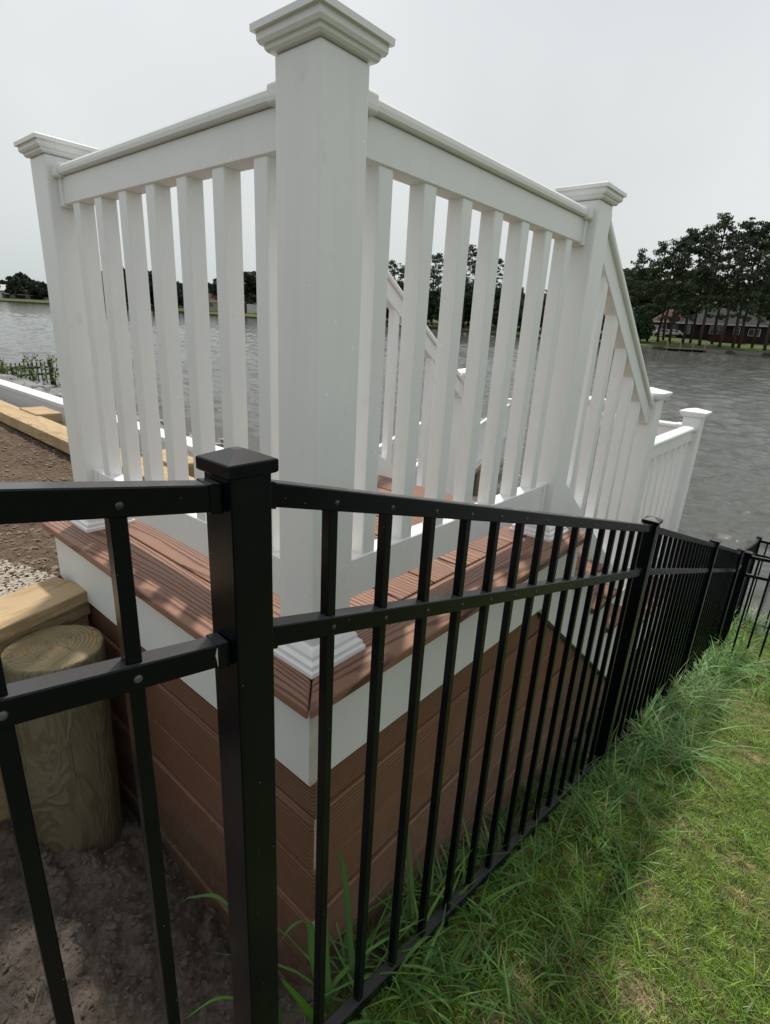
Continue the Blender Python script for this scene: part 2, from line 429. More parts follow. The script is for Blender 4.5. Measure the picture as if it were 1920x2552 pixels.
def grid(name, xs, ys, fz, mat, smooth=True):
    v = [(x, y, fz(x, y)) for y in ys for x in xs]; n = len(xs)
    f = [(j * n + i, j * n + i + 1, (j + 1) * n + i + 1, (j + 1) * n + i) for j in range(len(ys) - 1) for i in range(n - 1)]
    return mesh(name, v, f, mat, smooth)

# ------------------------------------------------------------------ ground sheets
def frange(a, b, s): return [a + i * s for i in range(int(round((b - a) / s)) + 1)]
lawn = add('lawn_ground', grid('lawn_ground', frange(-2.5, 9.5, .08), frange(-9.0, -.20, .08), glawn, SOIL)); tag(lawn, kind='structure', label='lawn soil under the cut grass right of the black fence')
def mudz(x, y):
    z = gmud(x, y)
    p = Vector((x, y, 0)) + Vector((noise.noise(Vector((x * 8, y * 8, 5))), noise.noise(Vector((x * 8, y * 8, 9))), 0)) * .05
    c = noise.fractal(p * 6, .8, 2.0, 5) * .026 + abs(noise.noise(p * 11)) * .05 - .018 + abs(noise.noise(p * 27 + Vector((3, 1, 2)))) * .020 + noise.fractal(p * 55, 1, 2, 2) * .004
    m1 = math.exp(-((x + .10) ** 2 + (y - .62) ** 2) / .006) * .05
    return z + c + m1
mud = add('mud_ground', grid('mud_ground', frange(-1.6, -.06, .011), frange(-.24, 1.0, .011), mudz, MUD)); tag(mud, kind='structure', label='dark damp mud in the pit beside the deck')
def underz(x, y): return gfence(x) - .05 - .02 * noise.noise(Vector((x * 9, y * 9, 0)))
und = add('ground_under_deck', grid('ground_under_deck', frange(-.07, 2.4, .06), frange(-.23, 1.4, .06), underz, MUD)); tag(und, kind='structure')
def dirtz(x, y):
    p = Vector((x, y, 0))
    return -.195 + noise.fractal(p * 5, 1, 2, 4) * .012 + noise.noise(p * 30) * .005
def dfr(a, b, s0, g):
    o = [a]; s = s0
    while o[-1] < b: o.append(o[-1] + s); s *= g
    return o
_xs = frange(-3.5, .74, .03); _ts = dfr(0, 14, .02, 1.02)
def dline(x): return .985 + (x + .1165) * .2924 if x < -.10 else 1.0
_v = [(x, dline(x) + t, dirtz(x, dline(x) + t)) for t in _ts for x in _xs]; _n = len(_xs)
dirt = add('dirt_ground', mesh('dirt_ground', _v, [(j * _n + i, j * _n + i + 1, (j + 1) * _n + i + 1, (j + 1) * _n + i) for j in range(len(_ts) - 1) for i in range(_n - 1)], MULCH, True)); tag(dirt, kind='structure', label='brown mulch and dirt behind the landing')
def bankz(x, y):
    t = max(0, x - 1.05)
    return -.24 - .295 * t + noise.noise(Vector((x * 2, y * 2, 3))) * .04
bank = add('rock_bank', grid('rock_bank', frange(1.0, 9.4, .2), dfr(1.5, 24, .2, 1.04), bankz, BANKR)); tag(bank, kind='structure', label='stony bank sloping from the white seawall cap to the lake')
# shoreline of the far side, polar from the camera position, worked out from image pixels (azimuth deg, metres)
SHORE = [(-20, 150), (0, 132), (6.5, 127), (16.5, 118), (25, 135), (30, 150), (36, 182), (45, 190), (54, 208), (58, 225), (65, 280), (73, 343), (80, 352), (95, 360), (130, 380)]
def sdist(az): return pl(az, SHORE)
def far(az, d, h=0.0):
    x = CAM.x + d * math.cos(R(az)); y = CAM.y + d * math.sin(R(az))
    return Vector((x, y, zw(x, y) + h))
wv = [(-600, -600), (900, -600), (900, 900), (-600, 900)]
water = add('lake_water', mesh('lake_water', [(x, y, zw(x, y) - .12) for x, y in wv], [(0, 1, 2, 3)], WATER)); tag(water, kind='structure', label='deep lake water beneath the rippled surface')
_yd = []
for (xa, xb, ya, yb) in ((-90, 9.4, -120, -8.96), (-90, -2.46, -8.96, .6), (-90, -3.44, .6, 60)):
    _yd.append((xa, xb, ya, yb))
V_, F_ = [], []
for (xa, xb, ya, yb) in _yd:
    nx, ny = 40, 40; o_ = len(V_)
    for j in range(ny + 1):
        for i in range(nx + 1):
            x_ = xa + (xb - xa) * i / nx; y_ = ya + (yb - ya) * j / ny
            if xb > 5: z_ = max(glawn(x_, -9) if x_ > -2.5 else -.5, -2.9) * (1 if x_ > -2.5 else 1) + .03 * (-9 - y_)
            elif ya > 0: z_ = -.19
            else: z_ = -.5
            V_.append((x_, y_, z_))
    F_ += [(o_ + j * (nx + 1) + i, o_ + j * (nx + 1) + i + 1, o_ + (j + 1) * (nx + 1) + i + 1, o_ + (j + 1) * (nx + 1) + i) for j in range(ny) for i in range(nx)]
YARD = simple('yard_turf', (.075, .085, .045), .9, .3, 2.0, .1)
tag(add('yard_ground', mesh('yard_ground', V_, F_, YARD)), kind='structure', label='grass yard continuing around and behind the lawn')
def wave_mesh():
    g_ = np.random.default_rng(8)
    az_ = np.radians(np.arange(2, 81, .115)); r_ = [5.0]
    while r_[-1] < 360: r_.append(r_[-1] * 1.0059)
    r_ = np.array(r_); A_, R_ = np.meshgrid(az_, r_, indexing='xy')
    X = CAM.x + R_ * np.cos(A_); Y = CAM.y + R_ * np.sin(A_); Zb = Z0 + .0209 * (X - CAM.x) + .01396 * (Y - CAM.y)
    Z = np.zeros_like(X); cell = R_ * .0059
    warp = .8 * np.sin(X * .21 + Y * .13) + .6 * np.sin(X * -.11 + Y * .27 + 1)
    for k in range(110):
        lam = .12 * (24.0 ** g_.random()); th = math.radians(25 + g_.normal() * 38); kk = 2 * math.pi / lam
        amp = (.0066 + .0075 * max(0, 1 - lam / .7)) * lam ** .92 * g_.uniform(.5, 1.2)
        fade = np.clip((lam / cell - 1.5) / 2.0, 0, 1)
        env = .6 + .55 * np.sin(X * g_.uniform(-.25, .25) + Y * g_.uniform(-.25, .25) + g_.random() * 6.28)
        Z += amp * fade * env * np.sin(kk * (X * math.cos(th) + Y * math.sin(th)) + warp * g_.uniform(.5, 2.0) + g_.random() * 6.28)
    P = np.stack([X, Y, Zb + Z], -1).reshape(-1, 3)
    nr, na = R_.shape; I = np.arange(nr * na).reshape(nr, na)
    Q = np.stack([I[:-1, :-1], I[1:, :-1], I[1:, 1:], I[:-1, 1:]], -1).reshape(-1)
    me = bpy.data.meshes.new('lake_surface'); me.vertices.add(len(P)); me.vertices.foreach_set('co', P.astype(np.float32).ravel())
    me.loops.add(len(Q)); me.loops.foreach_set('vertex_index', Q.astype(np.int32)); nf = len(Q) // 4
    me.polygons.add(nf); me.polygons.foreach_set('loop_start', np.arange(0, len(Q), 4, dtype=np.int32)); me.polygons.foreach_set('loop_total', np.full(nf, 4, dtype=np.int32))
    me.polygons.foreach_set('use_smooth', np.ones(nf, dtype=bool)); me.materials.append(WATER); me.update(); return me
tag(add('lake_surface', wave_mesh()), kind='structure', label='rippled grey lake surface stretching to the far shore')
v = []; f = []
azs = frange(-20, 130, .5)
prof = [(-1.0, -.6), (0.0, -.3), (.15, .5), (3, .8), (14, 1.3), (32, 2.5), (60, 3.2), (400, 4.0)]
for az in azs:
    s = sdist(az) + 1.2 * noise.noise(Vector((az * .7, 0, 0)))
    for dd, h in prof: v.append(far(az, s + dd, h if dd < 1 else h * (1 if az < 50 else .62)))
n = len(prof); mi = []
for i in range(len(azs) - 1):
    for k in range(n - 1):
        f.append((i * n + k, i * n + k + 1, (i + 1) * n + k + 1, (i + 1) * n + k)); mi.append(0 if k < 2 else 1)
fs_ = add('far_shore_ground', mesh('far_shore_ground', v, f, [BANKM, FLAWN], False, mi)); tag(fs_, kind='structure', label='green lawns and low bank along the far shore')

# ------------------------------------------------------------------ landing deck and stairs
L1, L2, H = 1.0202, 1.0435, 1.0105
HP = .0508
OV = .137
deck = thing('deck', (0, 0, 0), 'raised brown deck landing with white fascia, brown board siding and steps down to the water', 'deck')
TH = .0254
def board(name, poly, ztop, xdir, th=TH, mat=DECK, parent=deck, bev=.006, label=None):
    """plank: poly in (along, across) relative to its origin corner, top at ztop"""
    o, pts = poly
    me = prism(name, pts, -th, 0, mat, bev, 3)
    x = Vector((xdir[0], xdir[1], 0)).normalized(); y = Vector((-x.y, x.x, 0))
    ob = add(name, me, frame((o[0], o[1], ztop), x, y, Vector((0, 0, 1))), parent)
    if label: ob['label'] = label
    return ob
W_ = .1475; g = .0015
XE, YE = 1.172, 1.135
# mitred picture-frame border: left board along Y, near board along X
board('deck_board', ((-OV, -OV), [(0 + g, 0), (YE + OV, 0), (YE + OV, -W_), (W_ + g, -W_)]), 0, (0, 1), label='mitred border board along the left edge of the landing')
board('deck_board', ((-OV, -OV), [(g, 0), (XE + OV, 0), (XE + OV, W_), (W_ + g, W_)]), 0, (1, 0), label='mitred border board along the near edge of the landing')
x = .0135; gap = .005
ye = YE
while x < 1.0:
    w = .1385
    if x + w > 1.03: w = 1.03 - x
    board('deck_board', ((x + w, .0135), [(0, 0), (ye - .0135, 0), (ye - .0135, w), (0, w)]), 0, (0, 1), bev=.004)
    x += w + gap
board('deck_board', ((XE, .0135), [(0, 0), (ye - .0135, 0), (ye - .0135, XE - x), (0, XE - x)]), 0, (0, 1), bev=.005)
# fascia
FZ0, FZ1 = -.2065, -.0262
add('fascia', box('fascia', (-.111, -.111, FZ0), (-.092, 1.12, FZ1), [FASC], .0015, 1), None, deck)['label'] = 'white fascia board under the left edge'
add('fascia_end', box('fascia_end', (-.1105, -.1132, FZ0 + .0006), (-.0925, -.1112, FZ1 - .0006), WORN), None, deck)['label'] = 'worn raw end of the left fascia board'
add('fascia', box('fascia', (-.091, -.111, FZ0), (1.15, -.092, FZ1), [FASC], .0015, 1), None, deck)['label'] = 'white fascia board under the near edge'
add('corner_trim', box('corner_trim', (-.108, 1.1205, -.30), (-.070, 1.128, FZ1), [FASC], .0015, 1), None, deck)
# stringer below the steps (stepped top follows the treads)
RISE, RUN = .2045, .27
SL = .757
pts = [(.9045, -.2068), (.9045, -.225)]
xe_ = 1.985
pts += [(xe_, -.225 - SL * (xe_ - .9045))]
pts += [(xe_, -RISE * 4 - .03)]
k = 3
for k in (3, 2, 1):
    xr = 1.150 + RUN * k
    pts += [(xr, -RISE * (k + 1) - .03) if k < 3 else (xr, -RISE * 4 - .03), (xr, -RISE * k - .027)]
pts += [(1.150, -RISE - .027), (1.1505, -.2068)]
me = prism('stair_stringer', pts, -.0095, .0095, FASC, .001, 1)
add('stair_stringer', me, frame((0, -.1015, 0), Vector((1, 0, 0)), Vector((0, 0, 1)), Vector((0, -1, 0))), deck)['label'] = 'white sloping stringer under the near ends of the steps'
add('fascia_block', box('fascia_block', (1.1505, -.111, FZ0), (1.153, -.094, FZ1), FASC), None, deck)
# black flashing strip under the stringer
me = sweep('flashing', [(-.004, -.013), (.004, -.013), (.004, 0), (-.004, 0)], (.90, -.108, -.224), (1.98, -.108, -.224 - SL * 1.08), (0, 1, 0), BOLTB)
add('flashing', me, (.90, -.1092, -.2245), deck)['label'] = 'thin black strip under the sloping stringer'
for k in (1, 2, 3):
    zt = -RISE * k
    for j in range(2):
        x0 = XE + RUN * (k - 1) - .002 + j * .1375
        o = board('stair_tread', ((x0 + .1345, -.131), [(0, 0), (1.266, 0), (1.266, .1345), (0, .1345)]), zt, (0, 1), bev=.006)
for k in range(0, 4):
    add('stair_riser', box('stair_riser', (1.152 + RUN * k, -.091, -RISE * (k + 1) + .001), (1.165 + RUN * k, 1.12, -RISE * k - .027), FASC), None, deck)
# siding, boards with fluted backs: left wall along Y, near wall along X
JT = [-.2085, -.3125, -.4605, -.6085, -.7565, -.9045, -1.0525, -1.2]
for i in range(len(JT) - 1):
    zt, zb = JT[i], JT[i + 1] + .008
    hh = zt - zb
    out_ = -.0955 + [.0, -.003, .0015, -.004, .002, -.002, 0][i]
    y0 = [-.1085, -.1055, -.1100, -.1040, -.1085, -.106, -.107][i]
    if i < 6:
        # left board; end grain shows at the corner, underside fluted
        fl = [(0, 0), (0, hh)]
        for q_ in range(9):
            t = q_ / 8; fl.append((.0235 - (.0035 if q_ % 2 else 0), hh * (1 - t)))
        Lb = 1.19
        vv = [(0, b, a) for a, b in fl] + [(Lb, b, a) for a, b in fl]; nn = len(fl)
        ff = [tuple(range(nn)), tuple(range(2 * nn - 1, nn - 1, -1))] + [(q_, (q_ + 1) % nn, nn + (q_ + 1) % nn, nn + q_) for q_ in range(nn)]
        mi = [1, 1] + [0] * nn
        me = mesh('siding_board', vv, ff, [SIDE, CUT], False, mi)
        bm = bmesh.new(); bm.from_mesh(me)
        es = [e_ for e_ in bm.edges if abs(e_.verts[0].co.z) < 1e-5 and abs(e_.verts[1].co.z) < 1e-5]
        bmesh.ops.bevel(bm, geom=es, offset=.008, segments=3, affect='EDGES', profile=.5); bm.to_mesh(me); bm.free()
        # local x -> +Y world, local y -> +Z, local z -> +X (depth)
        add('siding_board', me, frame((out_, y0, zb), Vector((0, 1, 0)), Vector((0, 0, 1)), Vector((1, 0, 0))), deck)
    # near board, cut along the stringer
    def xend(z): return .9045 + (-.225 - z) / SL if z < -.225 else .96
    a, b_ = xend(zt) - .01, xend(zb) - .01
    if i == 0: a = .88
    x0 = -.068 + [0, .002, .0, .003, .001, 0, 0][i]
    poly = [(0, 0), (b_ - x0, 0), (a - x0, hh), (0, hh)]
    me = prism('siding_board', poly, -.0235, 0, SIDE, .008, 3)
    add('siding_board', me, frame((x0, -.1015 - [0, .002, -.0015, .003, 0, 0, 0][i] * 1, zb), Vector((1, 0, 0)), Vector((0, 0, 1)), Vector((0, -1, 0))), deck)
# solid blocks behind the siding, near-black colour painting the shade of the void
add('void_block', box('void_block', (-.060, -.070, -1.35), (1.0, 1.08, -.03), DARK), None, deck)
add('void_block', box('void_block', (1.0005, -.070, -1.6), (1.95, 1.08, -.85), DARK), None, deck)

# lower dock platform
DZ = -RISE * 4
dock = thing('dock', (2.0, 0, DZ), 'lower brown dock platform at the foot of the steps', 'dock')
for j in range(9):
    x0 = 1.99 + j * .142
    board('deck_board', ((x0 + .138, -.131), [(0, 0), (1.35, 0), (1.35, .138), (0, .138)]), DZ, (0, 1), parent=dock)
add('fascia', box('fascia', (1.99, -.111, DZ - .24), (3.25, -.09, DZ - .027), FASC, .0015, 1), None, dock)
add('fascia', box('fascia', (3.23, -.089, DZ - .24), (3.25, 1.2, DZ - .027), FASC, .0015, 1), None, dock)
for px_, py_ in ((2.1, 0), (3.1, 0), (3.1, 1.1), (2.1, 1.1)):
    add('piling', tube('piling', [(0, 0, 0), (0, 0, 2.2)], .1, PSIDE, 14), (px_, py_ + .05, DZ - 2.45), dock)

# ------------------------------------------------------------------ white railings
capm = rings('post_cap', [(.0512, 0), (.0565, .0005), (.060, .004), (.0612, .009), (.0655, .0095), (.0685, .0145), (.0690, .0235), (.0695, .0240), (.0750, .0242), (.0752, .0330), (.0745, .0338), (.071, .0352), (.004, .052)], VINYL, bev=0)
basem = rings('base_trim', [(.0750, 0), (.0750, .0085), (.0725, .0115), (.0705, .0118), (.0700, .0210), (.0640, .0260), (.0625, .0262), (.0620, .0350), (.0565, .0440), (.0535, .0465), (.0511, .0480)], VINYL)
def post(parent, x, y, z0, z1, base=True, label=None):
    p = add('post', box('post', (-HP, -HP, 0), (HP, HP, z1 - z0 - .0004), VINYL, .005, 3), (x, y, z0), parent)
    if label: p['label'] = label
    add('post_cap', capm, (x, y, z1), p)
    if base: add('base_trim', basem, (x, y, z0 + .0005), p)
    return p
TOPR = [(-.0225, -.064), (.0225, -.064), (.0225, -.0005), (-.0225, -.0005)]
CAPR = [(-.031, 0), (.031, 0), (.0345, .003), (.0355, .010), (.0345, .017), (.030, .0225), (.021, .0255), (0, .0268), (-.021, .0255), (-.030, .0225), (-.0345, .017), (-.0355, .010), (-.0345, .003)]
BOTR = [(-.0225, 0), (.0225, 0), (.0225, .090), (-.0225, .090)]
def grow(pf, d, cz=None):
    cx = 0; cz = sum(b for a, b in pf) / len(pf)
    return [(a + (d if a > 0 else -d if a < 0 else 0), b + (d if b > cz else -d)) for a, b in pf]
balm = {}
def baluster(parent, x, y, z0, z1):
    hgt = round(z1 - z0, 4)
    if hgt not in balm: balm[hgt] = box('baluster', (-.019, -.019, 0), (.019, .019, hgt), VINYL, .0025, 2)
    add('baluster', balm[hgt], (x, y, z0), parent)
def section(parent, a, b, zt0, zt1, zb0, zb1, n, pos=None, side=None, zcap_drop=.988, steep=False):
    """rail from face a to face b (xy); zt* underside of the cap, zb* underside of the bottom rail"""
    a = Vector((a[0], a[1])); b = Vector((b[0], b[1])); d = (b - a); Ln = d.length; u = d / Ln
    s = Vector((-u.y, u.x, 0))
    A = lambda t, z: (a.x + u.x * t, a.y + u.y * t, z)
    st = (zt1 - zt0) / Ln; sb = (zb1 - zb0) / Ln
    k_ = 1.0 if not steep else 1.22
    tr = [(p_, q_ * k_) for p_, q_ in TOPR]; cr = [(p_, q_ * k_) for p_, q_ in CAPR]; br = [(p_, q_ * k_) for p_, q_ in BOTR]
    add('top_rail', sweep('top_rail', tr, A(.001, zt0), A(Ln - .001, zt1), s, VINYL, .0025), A(.001, zt0), parent)
    add('rail_cap', sweep('rail_cap', cr, A(.001, zt0), A(Ln - .001, zt1), s, VINYL), A(.001, zt0), parent)
    add('bottom_rail', sweep('bottom_rail', br, A(.001, zb0), A(Ln - .001, zb1), s, VINYL, .0025), A(.001, zb0), parent)
    for t0, sg in ((0.0, 1), (Ln, -1)):
        for pf, z_, sl, ln in ((grow(tr, .0045), zt0 + st * t0, st, .022), (grow(cr, .0042), zt0 + st * t0, st, .034), (grow(br, .004), zb0 + sb * t0, sb, .022)):
            z1_ = z_ + sl * sg * ln
            p0 = A(t0 + sg * .0004, z_); p1 = A(t0 + sg * ln, z1_)
            add('bracket', sweep('bracket', pf, p0, p1, s, VINYL, .0012), p0, parent)
    if pos is None: pos = [(i + .5) * Ln / n for i in range(n)]
    for t in pos:
        lo = zb0 + sb * t + .088 * k_ + (0 if not sb else -.016); hi = zt0 + st * t - .062 * k_ + (0 if not st else .016)
        x_, y_ = a + u * t
        baluster(parent, x_, y_, lo, hi)
ZT = .9615; ZB = .095
guard = thing('guard_railing', (0, 0, 0), 'tall white vinyl railing wrapping two sides of the brown landing, nearest the camera', 'railing')
post(guard, 0, 0, 0, H, label='large white corner post nearest the camera')
post(guard, 0, L1, 0, H, label='white post at the far left end of the landing')
post(guard, L2, 0, 0, H, label='white post at the head of the steps')
section(guard, (0, HP), (0, L1 - HP), ZT, ZT, ZB, ZB, 7, [.1302 - HP + i * .1268 for i in range(7)])
section(guard, (HP, 0), (L2 - HP, 0), ZT, ZT, ZB, ZB, 7, [.1328 - HP + i * .1287 for i in range(7)])
YF = 1.005
X3, X4 = 2.052, 3.095
ZP3, ZP4 = .400, .235
st1 = thing('stair_railing', (L2, 0, 0), 'white vinyl railing sloping down the near side of the steps', 'railing', 'sloping railings of the steps')
post(st1, X3, 0, DZ, ZP3, True, 'white post at the foot of the steps')
sA = L2 + HP; sB = X3 - HP
def ztop(x): return .955 - .69 * (x - 1.15)
def zbot(x): return .130 - .105 - .72 * (x - 1.166) + .02
section(st1, (sA, 0), (sB, 0), ztop(sA), ztop(sB), zbot(sA), zbot(sB), 5, [(i + 1) * .119 + i * .038 + .019 for i in range(5)], steep=True)
st2 = thing('stair_railing', (L2, YF, 0), 'white sloping stair railing on the far side of the steps, seen through the near balusters', 'railing', 'sloping railings of the steps')
post(st2, L2, YF, 0, H); post(st2, X3, YF, DZ, ZP3)
section(st2, (sA, YF), (sB, YF), ztop(sA), ztop(sB), zbot(sA), zbot(sB), 5, [(i + 1) * .119 + i * .038 + .019 for i in range(5)], steep=True)
dr = thing('dock_railing', (X4, 0, DZ), 'low level white vinyl railing around the dock beyond the steps', 'railing')
post(dr, X4, 0, DZ, ZP4, label='outermost white post at the corner of the dock')
post(dr, X4, .63, DZ, ZP4)
section(dr, (X3 + HP, 0), (X4 - HP, 0), .158, .158, DZ + .095, DZ + .095, 7)
section(dr, (X4, HP), (X4, .63 - HP), .158, .158, DZ + .095, DZ + .095, 4)

# pier hand rails further out, lower
def pier_rail(a, b, z, label, np_, caps):
    t_ = thing('pier_railing', (a[0], a[1], z - 1), label, 'railing', 'pier railings over the water')
    A = Vector((a[0], a[1], 0)); B = Vector((b[0], b[1], 0)); u = (B - A).normalized(); Ln = (B - A).length
    for i in range(np_ + 1):
        p = A + u * (Ln * i / np_)
        pp = add('post', box('post', (-HP, -HP, 0), (HP, HP, 1.08 + .45), VINYL, .004, 1), (p.x, p.y, z - 1.45), t_)
        add('post_cap', capm, (p.x, p.y, z + .08), pp)
    for i in range(np_):
        a_ = A + u * (Ln * i / np_ + HP); b_ = A + u * (Ln * (i + 1) / np_ - HP)
        section(t_, (a_.x, a_.y), (b_.x, b_.y), z - .03, z - .03, z - .89, z - .89, 11)
    return t_
pier_rail((4.6, 3.32), (12.2, 6.05), -1.0, 'white railing along the near side of the low pier, seen between the balusters', 4, 0)
pier_rail((4.9, 4.30), (10.6, 6.72), -1.0, 'white railing along the far side of the low pier, seen between the balusters', 3, 0)
pier = thing('pier', (5, 4, -2), 'low wooden pier reaching out over the water behind the steps', 'pier')
u = Vector((7.6, 2.73, 0)).normalized(); s_ = Vector((-u.y, u.x, 0))
for i in range(52):
    p = Vector((4.3, 3.15, -1.98)) + u * (i * .145)
    add('deck_board', box('deck_board', (0, 0, -.03), (.14, 1.05, 0), PIERW), frame(p, u, s_, Vector((0, 0, 1))), pier)
for i in range(4):
    for k in (.1, .95):
        p = Vector((4.5, 3.2, -4.2)) + u * (i * 2.4) + s_ * k
        add('piling', tube('piling', [(0, 0, 0), (0, 0, 2.18)], .1, PSIDE, 10), p, pier)

# ------------------------------------------------------------------ black metal fence
PW, PH_ = .0079, .0254
RH = .0145
boltm = tube('bolt', [(0, .002, 0), (0, -.0006, 0), (0, -.0016, 0)], [.0042, .0042, .0022], BOLTB, 8)
bolts = tube('bolt', [(0, .002, 0), (0, -.0008, 0), (0, -.0020, 0)], [.0046, .0046, .0026], STEEL, 10)
def dome_cap(hw=.0305, d=.011):
    return rings('cap', [(hw - .002, -.003), (hw, -.001), (hw, d), (hw - .0012, d + .0014), (.006, d + .011), (.0001, d + .0115)], METAL, bev=0)
capf = dome_cap()
def fpost(parent, x, y, ztop_, zbot_, lean=0, hw=.0254, label=None):
    M = Matrix.Translation((x, y, zbot_)) @ Matrix.Rotation(lean, 4, 'Y')
    p = add('fence_post', box('fence_post', (-hw, -hw, 0), (hw, hw, ztop_ - zbot_), METAL, .0022, 2), M, parent)
    if label: p['label'] = label
    add('cap', capf if hw == .0254 else dome_cap(hw + .005), M @ Matrix.Translation((0, 0, ztop_ - zbot_ - .002)), p)
    return p
def slotted_rail(name, p0, p1, side):
    # channel with open underside lips is read from outside as a box with rounded arrises
    pf = [(-.0127, -RH), (.0127, -RH), (.0127, RH), (-.0127, RH)]
    return sweep(name, pf, p0, p1, side, METAL, .0015)
def panel(parent, p0, p1, zt0, zt1, n, first, step, drop=(.180, 1.102), bolt_side=1, pick_bot=.055, bol=True, steel=False, hw=PH_):
    """p0,p1 post centres (xy); z of the top rail bolt line at both"""
    A = Vector((p0[0], p0[1])); B = Vector((p1[0], p1[1])); Ln = (B - A).length; u = (B - A) / Ln
    nrm = Vector((u.y, -u.x)) * bolt_side
    zt = lambda t: zt0 + (zt1 - zt0) * t / Ln
    U3 = Vector((u.x, u.y, 0)); N3 = Vector((nrm.x, nrm.y, 0))
    rails = []
    for nm, dz in (('top_rail', -.003), ('middle_rail', drop[0] - .001), ('bottom_rail', drop[1])):
        a3 = (A.x + u.x * (hw + .0005), A.y + u.y * (hw + .0005), zt(hw) - dz); b3 = (B.x - u.x * (hw + .0005), B.y - u.y * (hw + .0005), zt(Ln - hw) - dz)
        rails.append(add(nm, slotted_rail(nm, a3, b3, (nrm.x, nrm.y, 0)), a3, parent))
        # bracket sleeves at the posts
        for (q0, t_) in ((A, hw + .0006), (B, Ln - hw - .0006)):
            sg = 1 if q0 is A else -1
            pa = (A.x + u.x * t_, A.y + u.y * t_, zt(t_) - dz); t2 = t_ + sg * .014
            pb = (A.x + u.x * t2, A.y + u.y * t2, zt(t2) - dz)
            pf = [(-.0145, -RH - .0017), (.0145, -RH - .0017), (.0145, RH + .0015), (-.0145, RH + .0015)]
            add('rail_bracket', sweep('rail_bracket', pf, pa, pb, (nrm.x, nrm.y, 0), METAL, .001), pa, rails[-1])
    if n is None: return rails
    for i in range(n):
        t = first + i * step
        x_, y_ = A + u * t; zz = zt(t)
        ln = drop[1] + .012 + pick_bot
        key = round(ln, 3)
        if key not in balm: balm[key] = box('picket', (-PW, -PW, 0), (PW, PW, ln), METAL, .0012, 1)
        add('picket', balm[key], frame((x_, y_, zz - drop[1] - pick_bot), U3, Vector((-u.y, u.x, 0)), Vector((0, 0, 1))), parent)
        if bol:
            for r_, dz in ((rails[0], 0.0), (rails[1], drop[0])):
                bm_ = bolts if (steel and dz > 0) else boltm
                pos = Vector((x_, y_, zz - dz)) + N3 * .0128
                add('bolt', bm_, frame(pos, U3 * -1, N3 * -1, Vector((0, 0, 1))), r_)
    return rails
fence = thing('metal_fence', (FX, FY, gfence(FX)), 'black aluminium picket fence running past the deck down to the water', 'fence')
d3 = .0003
fpost(fence, FX, FY, .490, -1.05, 0, label='thick black fence post nearest the camera')
for i, xx in enumerate(F[1:]):
    yy = FY
    fpost(fence, xx, yy, ftop(xx) + .031, gfence(xx) - .35, label=None)
panel(fence, (FX, FY), (F[1], FY), ftop(FX), ftop(F[1]), 15, .1371, .1127)
panel(fence, (F[1], FY), (F[2], FY), ftop(F[1]), ftop(F[2]), 16, .081, .1127)
panel(fence, (F[2], FY), (F[3], FY), ftop(F[2]), ftop(F[3]), 16, .081, .1127)
panel(fence, (F[3], FY), (F[4], FY), ftop(F[3]), ftop(F[4]), 16, .081, .1127)
TL = 3.0694
PL = (FX + 1.852 * math.cos(TL), FY + 1.852 * math.sin(TL))
fpost(fence, PL[0], PL[1], .4554 + .1434 * 1.852 + .03, -.8)
panel(fence, (FX, FY), PL, .4554, .4554 + .1434 * 1.852, 15, .1266, .1127, drop=(.1833, 1.102), bolt_side=-1, steel=True)
add('paint_chip', mesh('paint_chip', [(0, 0, 0), (.004, 0, .001), (.005, 0, .012), (.0025, 0, .014), (.0035, 0, .022), (0, 0, .024), (-.0025, 0, .015), (-.001, 0, .008)], [(0, 1, 2, 3, 4, 5, 6, 7)], PAINTCHIP), (-.3785, -.2546, .2665), fence)
# cross fences at the bottom of the lawn
cf = thing('metal_fence', (5.13, -.32, -2.3), 'black picket fence crossing the tall grass at the right edge, before the waterside one', 'fence')
fpost(cf, 5.12, -.318, -1.150, -2.6, hw=.0254)
panel(cf, (5.12, -.318), (5.52, -2.10), -1.185, -1.20, 16, .095, .1127, drop=(.180, 1.05))
cf2 = thing('metal_fence', (7.07, -.26, -2.6), 'black picket fence along the water at the bottom of the lawn', 'fence')
panel(cf2, (7.07, FY), (7.40, -2.06), -1.57, -1.60, 16, .095, .1127, drop=(.180, 1.08), bol=False)
fpost(cf2, 7.40, -2.06, -1.56, -3.0)

# ------------------------------------------------------------------ pile and timbers
pile = None
N = 56; v = []; f = []; random.seed(4)
lv = [-.75, -.5, -.3, -.15, -.06, -.012, -.003, 0]
for j, z in enumerate(lv):
    for k in range(N):
        t = 2 * math.pi * k / N
        r = .122 + .004 * noise.noise(Vector((math.cos(t) * 2, math.sin(t) * 2, z))) + .0015 * noise.noise(Vector((math.cos(t) * 14, math.sin(t) * 14, z * 2)))
        if j == len(lv) - 1: r -= .004 + .003 * random.random()
        if j == len(lv) - 2: r -= .0015 * random.random()
        v.append((r * math.cos(t), r * math.sin(t), z))
for j in range(len(lv) - 1):
    for k in range(N): f.append((j * N + k, j * N + (k + 1) % N, (j + 1) * N + (k + 1) % N, (j + 1) * N + k))
mi = [0] * len(f)
base = (len(lv) - 1) * N
RR = [.9, .75, .55, .35, .15]
for q_, rr in enumerate(RR):
    for k in range(N):
        x_, y_, _ = v[base + k]; v.append((x_ * rr, y_ * rr, .0018 * noise.noise(Vector((x_ * rr * 60, y_ * rr * 60, 0))) - .0005))
    a0 = base if q_ == 0 else base + N + (q_ - 1) * N; a1 = base + N + q_ * N
    for k in range(N): f.append((a0 + k, a0 + (k + 1) % N, a1 + (k + 1) % N, a1 + k)); mi.append(1)
a1 = base + N * len(RR)
f.append(tuple(a1 + k for k in range(N))); mi.append(1)
